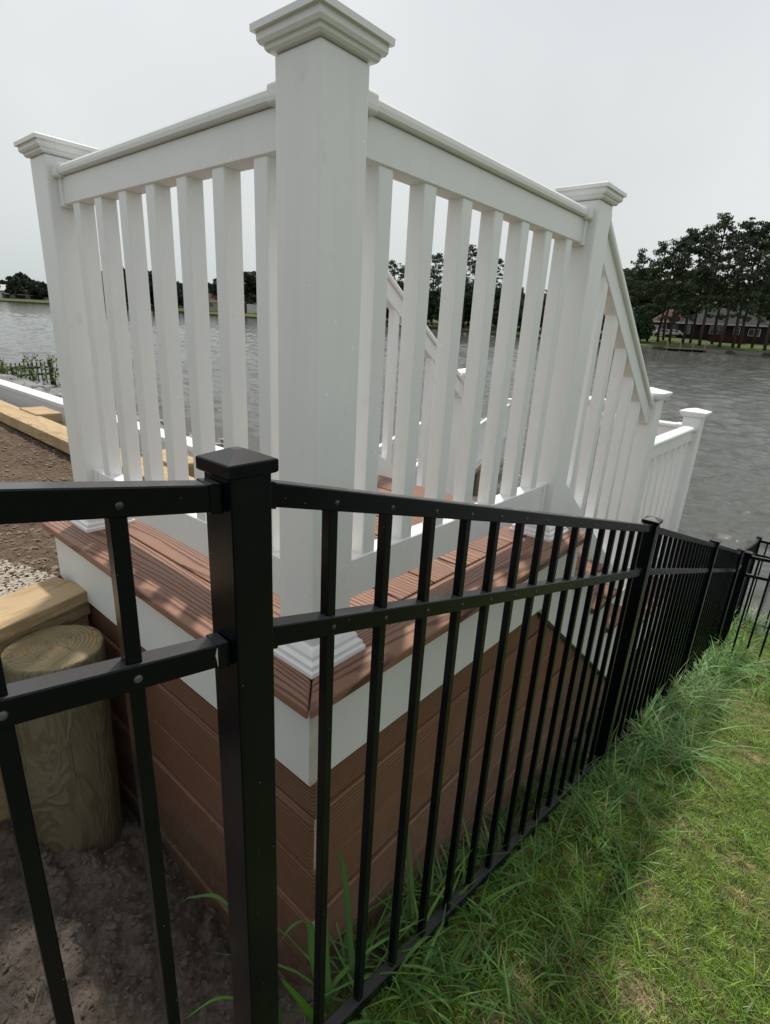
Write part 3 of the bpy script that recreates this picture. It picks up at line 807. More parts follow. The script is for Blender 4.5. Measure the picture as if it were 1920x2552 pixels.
pile = add('wood_pile', mesh('wood_pile', v, f, [PSIDE, PEND], True, mi), Matrix.Translation((-.262, .752, -.224)) @ Matrix.Rotation(R(1.5), 4, 'Y'))
tag(pile, 'greenish round treated wood pile with cracked sawn top in the mud', 'pile')
ta = R(196.3)
tx = Vector((math.cos(ta), math.sin(ta), 0)); ty = Vector((-tx.y, tx.x, 0))
def timber(name, o, x, L, w, h, label, group=None):
    y = Vector((-x.y, x.x, 0))
    me = box(name, (0, -w / 2, -h), (L, w / 2, 0), TIMB, .004, 2)
    ob = add(name, me, frame(o, x, y, Vector((0, 0, 1))))
    return tag(ob, label, 'timber', group)
c0 = Vector((-.1165, .995, -.168))
timber('timber_beam', c0, tx, 1.9, .172, .040, 'tan sunlit timber plank butting against the white fascia, top of its stack', 'retaining timbers')
timber('timber_beam', c0 + Vector((-.004, .014, -.0425)), tx, 1.9, .165, .050, 'second timber, directly under the sunlit top plank by the pile', 'retaining timbers')
timber('timber_beam', c0 + Vector((-.012, .02, -.095)), tx, 1.9, .165, .14, 'third timber down in the shade behind the pile', 'retaining timbers')
timber('timber_beam', c0 + Vector((-.012, .03, -.237)), tx, 1.9, .165, .14, 'fourth timber down in the shade behind the pile', 'retaining timbers')
timber('timber_beam', c0 + Vector((-.012, .03, -.380)), tx, 1.9, .165, .6, 'lowest timber standing in the mud behind the pile', 'retaining timbers')
lb = timber('timber_beam', Vector((.585, 1.15, -.098)), Vector((.012, 1, 0)).normalized(), 9.0, .175, .075, 'long yellow timber beam edging the brown dirt on the left')
for ob in (lb,): ob['label'] = 'long yellow timber beam edging the brown dirt at the left'
tag(add('timber_block', box('timber_block', (-.17, -.19, -.12), (.0, .19, 0), TIMB, .004, 1), (.85, 3.95, -.086)), 'short dark timber block between the long beam and white cap', 'timber')
tag(add('timber_block', box('timber_block', (-.17, -.19, -.12), (.0, .19, 0), TIMB, .004, 1), (.88, 2.05, -.09)), 'short timber block beside the beam, seen through the left balusters', 'timber')
wc = thing('seawall_cap', (1.02, 1.2, -.1), 'white vinyl cap along the top of the seawall behind the timber beam', 'seawall')
add('cap_board', box('cap_board', (.955, 1.2, -.105), (1.085, 11, -.065), VINYL, .004, 1), None, wc)
add('wall_panel', box('wall_panel', (.962, 1.2, -.40), (.99, 11, -.106), VINYL, .002, 1), None, wc)

# scattered pebbles near the timber
random.seed(11)
def rockmesh(name, s, mat, seed, det=1, flat=.65):
    bm = bmesh.new(); bmesh.ops.create_icosphere(bm, subdivisions=det, radius=1)
    for vv in bm.verts:
        n_ = noise.noise(vv.co * 1.3 + Vector((seed * 7.1, 0, 0))); vv.co *= (1 + n_ * .55); vv.co.z *= flat
        vv.co *= s
    me = bpy.data.meshes.new(name); bm.to_mesh(me); bm.free(); me.materials.append(mat); return me
def scatter_mesh(name, items, mat, det=0):
    V = []; Fc = []
    bms = []
    for sd_ in range(6):
        me = rockmesh('tmp', 1, mat, sd_, det); bms.append((np.array([vv.co[:] for vv in me.vertices]), [tuple(p.vertices) for p in me.polygons])); bpy.data.meshes.remove(me)
    for (x_, y_, z_, s) in items:
        vv, ff = random.choice(bms); a = random.random() * 6.28; c_, s2 = math.cos(a), math.sin(a)
        P = vv * np.array([s, s * random.uniform(.6, 1), s * random.uniform(.5, .9)])
        P = np.stack([P[:, 0] * c_ - P[:, 1] * s2 + x_, P[:, 0] * s2 + P[:, 1] * c_ + y_, P[:, 2] + z_], 1)
        o_ = len(V); V += P.tolist(); Fc += [tuple(i_ + o_ for i_ in q_) for q_ in ff]
    me = bpy.data.meshes.new(name); me.from_pydata(V, [], Fc); me.materials.append(mat); return me
it = []
for _ in range(5200):
    a = random.uniform(0, 1.1); b_ = abs(random.gauss(0, .16)) + .02
    p = Vector((-.12, 1.09, 0)) + tx * a + ty * -b_
    if p.x > -.115: continue
    it.append((p.x, p.y, dirtz(p.x, p.y) + .003, random.uniform(.003, .009)))
tag(add('gravel', scatter_mesh('gravel', it, PEB)), 'pale gravel scattered behind the timber plank', 'gravel', kind='stuff')
it = []
for _ in range(5200):
    x_ = random.uniform(-1.5, .55); y_ = 1.15 + random.random() ** 1.6 * 4.0
    it.append((x_, y_, dirtz(x_, y_) + .002, random.uniform(.004, .014)))
CHIP = mat_gravel('bark_chips', (.16, .11, .075), (.30, .23, .16))
tag(add('bark_chips', scatter_mesh('bark_chips', it, CHIP)), 'bark chips and clods strewn over the brown dirt', 'mulch', kind='stuff')
it = []
for _ in range(5200):
    x_ = random.uniform(-1.0, -.1); y_ = random.uniform(-.2, .95)
    it.append((x_, y_, mudz(x_, y_) + .001, .0025 + .011 * random.random() ** 3))
tag(add('mud_crumbs', scatter_mesh('mud_crumbs', it, MUD)), 'small crumbs and clods of mud in the pit', 'mud', kind='stuff')
# riprap rocks on the bank
rm = [rockmesh('rock', 1, ROCKM, i + 3, 2, .6) for i in range(6)]
random.seed(5); cnt = 0
for _ in range(900):
    az = random.uniform(69.0, 76.5); d = random.uniform(7.2, 15.5)
    x_ = CAM.x + d * math.cos(R(az)); y_ = CAM.y + d * math.sin(R(az))
    if x_ < 1.2 or cnt >= 190: continue
    s = random.uniform(.07, .17)
    M = Matrix.Translation((x_, y_, bankz(x_, y_) + s * .25)) @ Matrix.Rotation(random.random() * 6.3, 4, 'Z') @ Matrix.Rotation(random.uniform(-.4, .4), 4, 'X') @ Matrix.Diagonal((s, s * random.uniform(.6, 1), s * random.uniform(.6, 1), 1))
    o = add('rock', random.choice(rm), M); tag(o, 'angular gray rock among the riprap between the white cap and the small far fence', 'rock', 'riprap rocks on the bank'); cnt += 1
for _ in range(600):
    x_ = random.uniform(1.15, 3.4); y_ = random.uniform(1.5, 8.0)
    if cnt >= 292: break
    s = random.uniform(.06, .13)
    M = Matrix.Translation((x_, y_, bankz(x_, y_) + s * .25)) @ Matrix.Rotation(random.random() * 6.3, 4, 'Z') @ Matrix.Diagonal((s, s * random.uniform(.6, 1), s * random.uniform(.6, 1), 1))
    o = add('rock', random.choice(rm), M); tag(o, 'angular gray rock among the riprap between the white cap and the small far fence', 'rock', 'riprap rocks on the bank'); cnt += 1
# small fence by the water on the left
lf = thing('metal_fence', (4.14, 15.6, -1.8), 'small black picket fence at the water edge on the far left', 'fence')
pA = Vector((CAM.x + 17.5 * math.cos(R(71.75)), CAM.y + 17.5 * math.sin(R(71.75)))); pB = Vector((CAM.x + 15.5 * math.cos(R(80)), CAM.y + 15.5 * math.sin(R(80))))
u = (pB - pA).normalized(); Ln = (pB - pA).length; pk = box('picket', (-.012, -.012, 0), (.012, .012, 1.26), BLK)
for i in range(int(Ln / .125)):
    q_ = pA + u * (.06 + i * .125); add('picket', pk, (q_.x, q_.y, -1.92), lf)
for zz in (-.80, -.97, -1.75):
    add('rail', sweep('rail', [(-.016, -.024), (.016, -.024), (.016, .024), (-.016, .024)], (pA.x, pA.y, zz), (pB.x, pB.y, zz), (u.y, -u.x, 0), BLK), (pA.x, pA.y, zz), lf)
fpost(lf, pA.x, pA.y, -.62, -2.2, hw=.035); qq = pA + u * 2.2; fpost(lf, qq.x, qq.y, -.62, -2.2, hw=.03)

# ------------------------------------------------------------------ foliage helpers
rng = np.random.default_rng(3)
def quads_mesh(name, C_, size, mat, asp=1.0, up_bias=0.0):
    n_ = len(C_)
    a = rng.normal(size=(n_, 3)); a[:, 2] *= (1 - up_bias); a /= np.linalg.norm(a, axis=1)[:, None]
    b_ = rng.normal(size=(n_, 3)); b_ -= (b_ * a).sum(1)[:, None] * a; b_ /= np.linalg.norm(b_, axis=1)[:, None]
    sz = (size if np.ndim(size) else np.full(n_, size))[:, None] * rng.uniform(.6, 1.3, (n_, 1))
    P = np.stack([C_ - a * sz - b_ * sz * asp * .6, C_ + a * sz * .6 - b_ * sz * asp, C_ + a * sz + b_ * sz * asp * .5, C_ - a * sz * .5 + b_ * sz * asp], 1).reshape(-1, 3)
    return from_np(name, P, 4, mat)
def from_np(name, P, k, mat, cols=None):
    n_ = len(P); nf = n_ // k
    me = bpy.data.meshes.new(name); me.vertices.add(n_); me.vertices.foreach_set('co', P.astype(np.float32).ravel())
    me.loops.add(n_); me.loops.foreach_set('vertex_index', np.arange(n_, dtype=np.int32))
    me.polygons.add(nf); me.polygons.foreach_set('loop_start', np.arange(0, n_, k, dtype=np.int32))
    me.polygons.foreach_set('loop_total', np.full(nf, k, dtype=np.int32))
    if cols is not None:
        at = me.color_attributes.new('Col', 'FLOAT_COLOR', 'POINT')
        at.data.foreach_set('color', np.concatenate([cols, np.ones((n_, 1))], 1).astype(np.float32).ravel())
    me.materials.append(mat); me.update(); me.validate(); return me

def pine(seed, Ht, crown0=.42, spread=.17, ntuft=60, leaf=.17):
    rs = random.Random(seed)
    pts = []; x_ = y_ = 0
    for i in range(9):
        t = i / 8; x_ += rs.uniform(-.012, .012) * Ht * (t > 0); y_ += rs.uniform(-.012, .012) * Ht * (t > 0)
        pts.append(Vector((x_, y_, t * Ht * .97)))
    rad = [Ht * .0125 * (1 - .8 * i / 8) + .03 for i in range(9)]
    tr = tube('trunk', pts, rad, BARK, 7)
    bm = bmesh.new(); bm.from_mesh(tr)
    def at(t):
        i = min(7, int(t * 8)); return pts[i].lerp(pts[i + 1], t * 8 - i)
    Cs = []; limbs = []
    for j in range(ntuft):
        t = crown0 + (1 - crown0) * (rs.random() ** .62)
        prof_ = math.sin(math.pi * min(1, (t - crown0) / (1 - crown0) * .80 + .16)) ** .7
        rr = Ht * spread * prof_ * rs.uniform(.25, 1.1); a = rs.random() * 6.283
        c_ = at(t) + Vector((math.cos(a) * rr, math.sin(a) * rr, rs.uniform(-.02, .05) * Ht))
        limbs.append((at(max(.2, t - .05)), c_))
        r0 = Ht * rs.uniform(.022, .043)
        m_ = int(120 * (r0 / (Ht * .05)) ** 2)
        q_ = rng.normal(size=(m_, 3)); q_ /= np.linalg.norm(q_, axis=1)[:, None]; q_ *= (rng.random((m_, 1)) ** .45) * np.array([r0 * 1.25, r0 * 1.25, r0 * .62])
        Cs.append(q_ + np.array(c_))
    me2 = bpy.data.meshes.new('x')
    for a_, b_ in limbs[::2]:
        mm = tube('l', [a_, (a_ + b_) / 2 + Vector((0, 0, -.2)), b_], [Ht * .0035, Ht * .0025, Ht * .001], BARK, 4)
        bm.from_mesh(mm); bpy.data.meshes.remove(mm)
    bm.to_mesh(tr); bm.free()
    cr = quads_mesh('crown', np.concatenate(Cs), leaf, PINE, .8)
    return tr, cr
def broad(seed, Ht, w, mat, leaf=.4, n=45):
    rs = random.Random(seed); Cs = []
    for j in range(n):
        t = rs.random(); z = Ht * (.22 + .72 * t); rr = w * math.sin(math.pi * (.18 + .72 * t)) * math.sqrt(rs.random())
        a = rs.random() * 6.283; r0 = w * rs.uniform(.22, .42); m_ = 75
        q_ = rng.normal(size=(m_, 3)); q_ /= np.linalg.norm(q_, axis=1)[:, None]; q_ *= (rng.random((m_, 1)) ** .35) * np.array([r0, r0, r0 * .75])
        Cs.append(q_ + np.array([math.cos(a) * rr, math.sin(a) * rr, z]))
    tr = tube('trunk', [(0, 0, 0), (.1, 0, Ht * .35), (0, .1, Ht * .75)], [w * .07, w * .05, w * .02], BARK, 7)
    return tr, quads_mesh('crown', np.concatenate(Cs), leaf, mat, .9)
PINES = [pine(i, 22, c, s, nt_) for i, c, s, nt_ in ((1, .20, .21, 78), (2, .18, .19, 74), (3, .26, .22, 72), (4, .20, .20, 78), (5, .24, .20, 70))]
BROAD = [broad(10 + i, 12, 5, LEAFD) for i in range(3)]
BROADF = [broad(20 + i, 14, 6.5, LEAFF, .55, 38) for i in range(3)]
def tree(name, meshes, pos, ht, ref, label, group, wid=1.0, rot=None):
    s = ht / ref; r_ = random.random() * 6.28 if rot is None else rot
    t_ = thing(name, pos, label, 'tree', group)
    M = Matrix.Translation(pos) @ Matrix.Rotation(r_, 4, 'Z') @ Matrix.Diagonal((s * wid, s * wid, s, 1))
    add('trunk', meshes[0], M, t_); add('crown', meshes[1], M, t_)
    return t_
random.seed(21)
# tall pines on the right bank: azimuth, distance, height
LB = ['leftmost tall pine on the right bank, beside the sloping stair rail', 'second tall pine from the left on the right bank', 'third pine from the left, standing before the parked cars',
      'fourth pine from the left, at the corner of the brick house', 'tallest pine, its trunk left of the window of the gray roofed house', 'pine in front of the red deck of the gray roofed house',
      'left one of the close pair of pines right of the red deck', 'right one of the close pair of pines right of the red deck', 'leaning pine trunk cut by the right edge of the photo']
RP = [(16.1, 128, 18.6, 0), (15.2, 130, 19.2, 1), (14.25, 128, 20.6, 3), (13.2, 129, 21.0, 2), (11.85, 126, 22.8, 0), (10.3, 126, 22.0, 4), (9.3, 128, 21.4, 3), (8.85, 129, 21.2, 2), (6.95, 121, 20.4, 1)]
for (az, d, h, k), lb_ in zip(RP, LB): tree('pine_tree', PINES[k], far(az, d, 1.0), h, 22, lb_, 'tall pines on the right bank')
for az, d, h, k in ((17.6, 131, 17.2, 2), (18.6, 132, 13.5, 1), (12.6, 134, 20.5, 1), (10.9, 136, 20.5, 2), (7.9, 134, 20, 0), (5.6, 128, 21, 3), (4.4, 131, 20, 1), (14.8, 136, 19, 4), (3.2, 128, 19, 2)):
    tree('pine_tree', PINES[k], far(az, d, 1.1), h, 22, 'pine deeper in the stand on the right bank, behind the front row', 'pines behind the front row on the right bank')
# dark understorey behind the houses
for i in range(30):
    az = 2 + i * .62 + random.uniform(-.2, .2); d = 176 + random.uniform(-6, 26)
    tree('broadleaf_tree', BROAD[i % 3], far(az, d, 2.4), random.uniform(12.5, 16.5), 12, 'dark green broadleaf tree behind the houses on the right bank', 'broadleaf trees behind the right bank houses')
for az, d, h in ((18.2, 124, 5.5), (17.3, 126, 6.5), (16.7, 125, 5), (8.9, 165, 9), (19.2, 122, 6)):
    tree('broadleaf_tree', BROAD[int(h) % 3], far(az, d, .9), h, 12, 'low dark bush-like tree on the bank left of the pines', 'low trees on the bank left of the pines')
# trees seen between the near balusters
for az, h, k in ((40.5, 19.2, 0), (39.3, 17.5, 3), (37.6, 20.5, 3), (36.4, 21.6, 1), (34.9, 20, 2), (33.2, 22.5, 0), (32.1, 19, 2), (30.5, 18.2, 4), (29.4, 13.5, 1), (28.2, 10.5, 1), (26.9, 10, 3), (25.6, 10.2, 2), (24.4, 9.6, 1), (23, 9.4, 3), (21.6, 9.8, 2), (20.4, 11.5, 1), (42.3, 18, 2), (44.0, 19, 1), (46, 17, 3), (48, 18, 2)):
    sp = {40.5: 'round headed pine rising just above the upper end of the far stair rail', 33.2: 'tallest of the pines seen between the near balusters, in their middle gap', 36.4: 'ragged topped pine seen one gap left of the tallest pine between the balusters'}.get(az)
    tree('pine_tree', PINES[k], far(az, sdist(az) + random.uniform(4, 12), .9), h, 22, sp or 'dark pine on the far shore seen between the near balusters', 'pines seen between the near balusters', 1.15)
for i in range(40):
    az = 20.5 + i * .72; d = sdist(az) + random.uniform(10, 22); h = random.uniform(7.5, 11) if az < 30 else random.uniform(9, 13)
    tree('broadleaf_tree', BROAD[i % 3], far(az, d, 1.2), h, 12, 'dark broadleaf tree on the far shore seen between the near balusters', 'broadleaf trees seen between the near balusters', 1.1)
# left far shore
def htop(az):  # deck-frame elevation of the tree line
    return pl(az, [(50, 4.2), (52, 4.6), (54.3, 4.75), (56, 4.0), (57.6, 3.4), (60.8, 3.05), (62.9, 4.0), (65.1, 3.9), (68, 3.0), (70.5, 2.3), (71.2, 2.1), (72.0, 2.4), (72.4, 2.45), (73.0, 2.85), (73.4, 2.6), (73.8, 1.9), (74.4, 2.2), (76, 2.3), (90, 2.3)])
i = 0; az = 49.0
while az < 78:
    d = sdist(az) + random.uniform(34, 60)
    tilt = 1.2 * math.cos(R(az)) + .8 * math.sin(R(az))
    h = 3.6 + d * math.tan(R(htop(az) - tilt)) - 1.6 + random.uniform(-.9, .2)
    tree('broadleaf_tree', BROADF[i % 3], far(az, d, 1.6), max(4, h), 14, 'rounded tree behind the houses on the far left shore', 'trees along the far left shore', 1.0)
    if i % 2 == 0 and 60 < az < 70: tree('broadleaf_tree', BROADF[(i + 1) % 3], far(az + .3, d - 18, 1.4), max(3, h * .7), 14, 'lower tree in front of the far left tree line', 'lower trees along the far left shore')
    i += 1; az += random.uniform(.55, .9) if az < 60 else random.uniform(.38, .62)
for az, h in ((61.0, 10), (61.8, 12), (62.6, 15), (63.3, 15.5), (64.3, 15), (65.2, 15.2), (66, 14), (67, 12), (68.2, 11.5)):
    tree('broadleaf_tree', BROADF[int(h) % 3], far(az, sdist(az) + 4, .7), h, 14, 'dark tree standing at the waterline of the far left shore', 'trees at the waterline of the far left shore')

# ------------------------------------------------------------------ houses
def house(pos, yaw, w, d, wall_h, roof_h, wm, rm_, label, hip=True, wins=(), extra=None, name='house'):
    """yaw = direction the front faces (deg); local x across, y depth away from the water"""
    t_ = thing(name, pos, label, 'house')
    B = Matrix.Translation(pos) @ Matrix.Rotation(R(yaw), 4, 'Z')
    add('wall', box('wall', (-w / 2, 0, -1), (w / 2, d, wall_h), wm), B, t_)
    o_ = .5; ins = min(d / 2 + o_, w / 2) * (.95 if hip else 0.0)
    v_ = [(-w / 2 - o_, -o_, wall_h), (w / 2 + o_, -o_, wall_h), (w / 2 + o_, d + o_, wall_h), (-w / 2 - o_, d + o_, wall_h), (-w / 2 - o_ + ins, d / 2, wall_h + roof_h), (w / 2 + o_ - ins, d / 2, wall_h + roof_h)]
    rf = add('roof', mesh('roof', [(a, b, c + .02) for a, b, c in v_], [(0, 1, 5, 4), (1, 2, 5), (2, 3, 4, 5), (3, 0, 4), (3, 2, 1, 0)], rm_), B, t_)
    add('eave_trim', box('eave_trim', (-w / 2 - o_ - .05, -o_ - .08, wall_h - .22), (w / 2 + o_ + .05, -o_ - .002, wall_h + .05), TRIMW), B, rf)
    for (x_, z_, ww, hh_) in wins:
        fr = add('window', box('window', (x_ - ww / 2, -.08, z_), (x_ + ww / 2, -.002, z_ + hh_), TRIMW), B, t_)
        nx = max(2, int(ww / .8))
        pw = (ww - .15) / nx
        for q_ in range(nx):
            add('pane', box('pane', (x_ - ww / 2 + .1 + q_ * pw, -.11, z_ + .1), (x_ - ww / 2 + .02 + (q_ + 1) * pw, -.082, z_ + hh_ - .1), GLASS), B, fr)
    return t_, B
def face(az): return az - 90   # front (local -y) turned to the camera position
t_, B = house(far(10.3, 146, 2.35), face(10.6), 18, 11, 3.0, 3.6, BRICKD, ROOFG, 'low dark brick house with gray hip roof and red deck behind the pines', wins=((-1.2, .9, 2.8, 1.7), (5.9, .8, 2.2, 1.5), (-7, .6, 1.2, 1.9), (2.6, .9, 1.2, 1.6)))
rd = thing('red_deck', far(9.85, 143.5, 2.2), 'dark red painted deck with railing in front of the gray roofed house', 'deck')
Bd = Matrix.Translation(far(9.85, 142.5, 2.0)) @ Matrix.Rotation(R(face(10)), 4, 'Z')
add('platform', box('platform', (-3.5, 0, 0), (3.5, 2.4, .9), REDP), Bd, rd)
for q_ in range(22): add('baluster', box('baluster', (-.05, 0, .9), (.05, .06, 1.75), REDP), Bd @ Matrix.Translation((-3.45 + q_ * .328, 0, 0)), rd)
add('rail', box('rail', (-3.55, -.03, 1.752), (3.55, .1, 1.85), REDP), Bd, rd)
t_, B = house(far(14.6, 152, 2.5), face(14.6), 7.6, 9, 2.9, 3.0, BRICK, ROOFB, 'red brick house with brown roof behind the parked cars', wins=((1.9, .8, 1.9, 1.6), (-.9, .7, 1.1, 1.6)))
add('garage_door', box('garage_door', (-3.7, -.12, 0), (-1.9, -.003, 2.1), WALLW), B, t_)
gb = [(-.2, 3.0), (2.6, 3.0), (1.2, 5.0)]
me = prism('gable', [(a, b) for a, b in gb], 0, 3.5, ROOFB); add('gable', me, B @ frame((0, 1.2, 0), Vector((1, 0, 0)), Vector((0, 0, 1)), Vector((0, -1, 0))), t_)
house(far(18.0, 160, 2.6), face(18), 9, 9, 2.9, 3.4, WALLT, ROOFG, 'gray roofed house half hidden by the stair rail, left of the brick house', wins=((2.6, .9, 1.2, 1.4), (0, .9, 1.2, 1.4)))
house(far(6.0, 150, 2.4), face(6), 9, 9, 2.9, 3.2, BRICKD, ROOFG, 'dark house at the right edge of the photo behind the pines', wins=((-2, .9, 2.0, 1.4),))
# satellite-style skylights on the gray roof
# houses through the left balusters
house(far(57.6, 246, 2.2), face(57.6), 9, 9, 3.0, 3.0, WALLT, ROOFB, 'brick and tan house with brown roof seen between the left balusters', False, ((-1, .6, 1.8, 1.8), (2.4, .8, 1.2, 1.4)))
t_, B = house(far(54.4, 240, 2.3), face(54.4), 10, 9, 3.0, 3.2, BRICK, ROOFB, 'brick house with chimney and white porch seen beside the near corner post', False, ((2.0, .6, 1.4, 1.6),))
add('chimney', box('chimney', (1.2, 4, 3), (2.2, 5, 7.4), BRICK), B, t_)
add('porch', box('porch', (-.6, -2.4, -1), (3.4, -.05, 2.4), WALLW), B, t_)
house(far(74.1, 385, 1.5), face(74.1), 9, 10, 3.8, 3.2, WALLW, WALLW, 'white gabled house at the far left edge of the photo', False, ((-2, .8, 2, 1.8), (1.5, .8, 1.5, 1.5)))
house(far(75.3, 380, 1.5), face(75.3), 11, 10, 3.0, 2.4, WALLW, ROOFG, 'pale low house at the left frame edge', True, ((2, .8, 2, 1.6),))
house(far(73.15, 378, 1.4), face(73.1), 14.5, 9, 2.3, 3.2, BRICKD, ROOFB, 'house with wide reddish brown hip roof on the far left shore', True, ((-4, .6, 2, 1.2), (3, .6, 2, 1.2)))
house(far(72.0, 382, 1.4), face(72.0), 8, 9, 2.4, 2.8, BRICKD, ROOFG, 'gray roofed house right of the brown hip roof on the far left shore', True, ((-2, .6, 2, 1.2),))
house(far(71.15, 380, 1.4), face(71.3), 6, 9, 4.4, 2.2, WALLW, ROOFG, 'small white two storey house beside the far left post', False, ((-1, 2.4, 1.6, 1.4), (1, .5, 1.2, 1.4)))
# parked cars
def car(pos, yaw, label, white=True):
    t_ = thing('parked_car', pos, label, 'car', 'cars parked by the brick house')
    B = Matrix.Translation(pos) @ Matrix.Rotation(R(yaw), 4, 'Z')
    pf = [(-2.25, .35), (2.25, .35), (2.3, .8), (1.5, .95), (.9, 1.42), (-1.0, 1.45), (-1.7, 1.0), (-2.3, .9)]
    add('body', bevel(prism('body', pf, -.88, .88, CARW), .06, 2), B @ frame((0, 0, 0), Vector((1, 0, 0)), Vector((0, 0, 1)), Vector((0, -1, 0))), t_)
    for sx_ in (-.45, .45): add('window', box('window', (sx_ - .38, -.9, 1.0), (sx_ + .38, -.872, 1.33), GLASS), B, t_)
    for wx in (-1.4, 1.4):
        for wy in (-.82, .82): add('wheel', tube('wheel', [(wx, wy - .1, .33), (wx, wy + .1, .33)], .33, BLK, 12), B, t_)
car(far(14.9, 145, 2.2), face(14.9) + 8, 'silver car parked left, before the brick house')
car(far(14.0, 146, 2.2), face(14.0) - 12, 'silver car parked right, before the brick house')
# bulkhead and little dock on the right shore
bk = thing('bulkhead', far(12, 119, 0), 'low wooden bulkhead along the right bank with mooring posts', 'bulkhead')
az = 2.0; ii = 0
while az < 19:
    a_ = far(az, sdist(az) + .1, -.6); b_ = far(az + .5, sdist(az + .5) + .1, -.6); d_ = (b_ - a_)
    add('bulkhead_panel', sweep('bulkhead_panel', [(-.1, 0), (.1, 0), (.1, 1.15), (-.1, 1.15)], a_, b_, (-d_.y, d_.x, 0), PIERW), a_, bk); az += .5
for az in (11.35, 12.3, 13.3, 14.35):
    add('mooring_post', box('mooring_post', (-.13, -.13, 0), (.13, .13, 2.6), PIERW), far(az, sdist(az) - 1.8, -1.0), bk)
a_ = far(11.2, sdist(11.2) - 1.2, -.6); b_ = far(14.5, sdist(14.5) - 1.2, -.6); d_ = b_ - a_
add('walkway_shade', sweep('walkway_shade', [(-.05, 0), (.05, 0), (.05, .9), (-.05, .9)], a_, b_, (-d_.y, d_.x, 0), BLK), a_, bk)  # black sheet added to paint the shade beneath the walkway
a_ = far(11.2, sdist(11.2) - 1.8, .35); b_ = far(14.5, sdist(14.5) - 1.8, .35); d_ = b_ - a_
add('walkway', sweep('walkway', [(-.8, 0), (.8, 0), (.8, .15), (-.8, .15)], a_, b_, (-d_.y, d_.x, 0), PIERW), a_, bk)
bh = thing('boathouse_dock', far(36.8, 176, 0), 'long pale dock on the far shore seen between the balusters', 'dock')
a_ = far(35, 178, .9); b_ = far(39, 182, .9); d_ = b_ - a_
add('deck_slab', sweep('deck_slab', [(-1, 0), (1, 0), (1, .35), (-1, .35)], a_, b_, (-d_.y, d_.x, 0), PIERW), a_, bh)
add('rail', sweep('rail', [(-.06, 1.0), (.06, 1.0), (.06, 1.15), (-.06, 1.15)], a_, b_, (-d_.y, d_.x, 0), PIERW), a_, bh)
for q_ in range(9): add('dock_post', box('dock_post', (-.1, -.1, -1.6), (.1, .1, 1.2), PIERW), a_ + d_ * (q_ / 8), bh)

# cable on the landing
cb = [(1.10, .93, .02), (1.12, .90, .03), (1.125, .87, .015), (1.12, .845, .002), (1.09, .80, -.0), (1.02, .78, .004)]
tag(add('cable', tube('cable', cb, .004, WIRE, 6)), 'thin black cable lying on the landing at the far rail', 'cable')

# ------------------------------------------------------------------ shrubs by the small fence
def shrub(pos, h, w, label, n=170, leaf=.03):
    t_ = thing('shrub', pos, label, 'shrub')
    rs = rng.normal(size=(n, 3)); rs /= np.linalg.norm(rs, axis=1)[:, None]; rs *= rng.random((n, 1)) ** .4
    C_ = rs * np.array([w / 2, w / 2, h / 2]) + np.array([0, 0, h / 2])
    add('leaves', quads_mesh('leaves', C_, leaf, SHRUB, .6), Vector(pos), t_)
    st = [tube('s', [(0, 0, 0), (random.uniform(-.1, .1), random.uniform(-.1, .1), h * .5), (random.uniform(-.3, .3) * w, random.uniform(-.3, .3) * w, h)], [.012, .008, .003], BARK, 5) for _ in range(6)]
    bm = bmesh.new()
    for s1 in st: bm.from_mesh(s1)
    me = bpy.data.meshes.new('stems'); bm.to_mesh(me); bm.free(); me.materials.append(BARK); add('stems', me, Vector(pos), t_)
def pol(az, d, z=0):
    x_, y_ = CAM.x + d * math.cos(R(az)), CAM.y + d * math.sin(R(az)); return (x_, y_, bankz(x_, y_) - .03)
shrub(pol(71.6, 15.0), .85, .42, 'green shrub beside the post of the small far fence')
shrub(pol(73.1, 15.2), .72, .62, 'flowering green shrub in the middle of the small far fence')
shrub(pol(74.5, 15.0), .38, .8, 'low spreading shrub left along the small far fence')
shrub(pol(75.5, 14.6), .45, .4, 'low bright green shrub at the left edge by the small fence')

# ------------------------------------------------------------------ grass
def blades(n, pos, h, w, bend, cols, seg=1, lean_dir=None, jitter=1.0):
    """pos (n,3); returns triangle/quad strip as quads"""
    ang = rng.random(n) * 2 * np.pi
    side = np.stack([np.cos(ang), np.sin(ang), np.zeros(n)], 1)
    ld = np.stack([-np.sin(ang), np.cos(ang), np.zeros(n)], 1)
    if lean_dir is not None:
        ld = lean_dir; side = np.stack([-ld[:, 1], ld[:, 0], np.zeros(n)], 1)
        tw = rng.uniform(-.6, .6, n)[:, None]; side = side * np.cos(tw) + np.array([0, 0, 1.0]) * np.sin(tw) * .5
    Q = []; CC = []
    def pt(t):
        c = pos + np.array([0, 0, 1.0]) * (h * (t - .55 * bend * t * t))[:, None] + ld * (h * bend * t * t)[:, None]
        ww = (w * (1 - t ** 1.6) * (.45 + .55 * min(1, t * 4 + .15)) * .5)[:, None]
        return c - side * ww, c + side * ww
    pa, pb = pt(0.0)
    for s in range(1, seg + 1):
        t = s / seg
        na, nb = pt(min(t, .985))
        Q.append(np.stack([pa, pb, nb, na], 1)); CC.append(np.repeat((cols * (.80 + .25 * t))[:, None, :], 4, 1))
        pa, pb = na, nb
    return np.concatenate(Q).reshape(-1, 3), np.concatenate(CC).reshape(-1, 3)
def vnoise(x, y, s, off=0.0):
    return np.array([noise.noise(Vector((a * s + off, b_ * s, off))) for a, b_ in zip(x, y)])
def gz(x, y):
    return np.array([glawn(a, b_) for a, b_ in zip(x, y)])
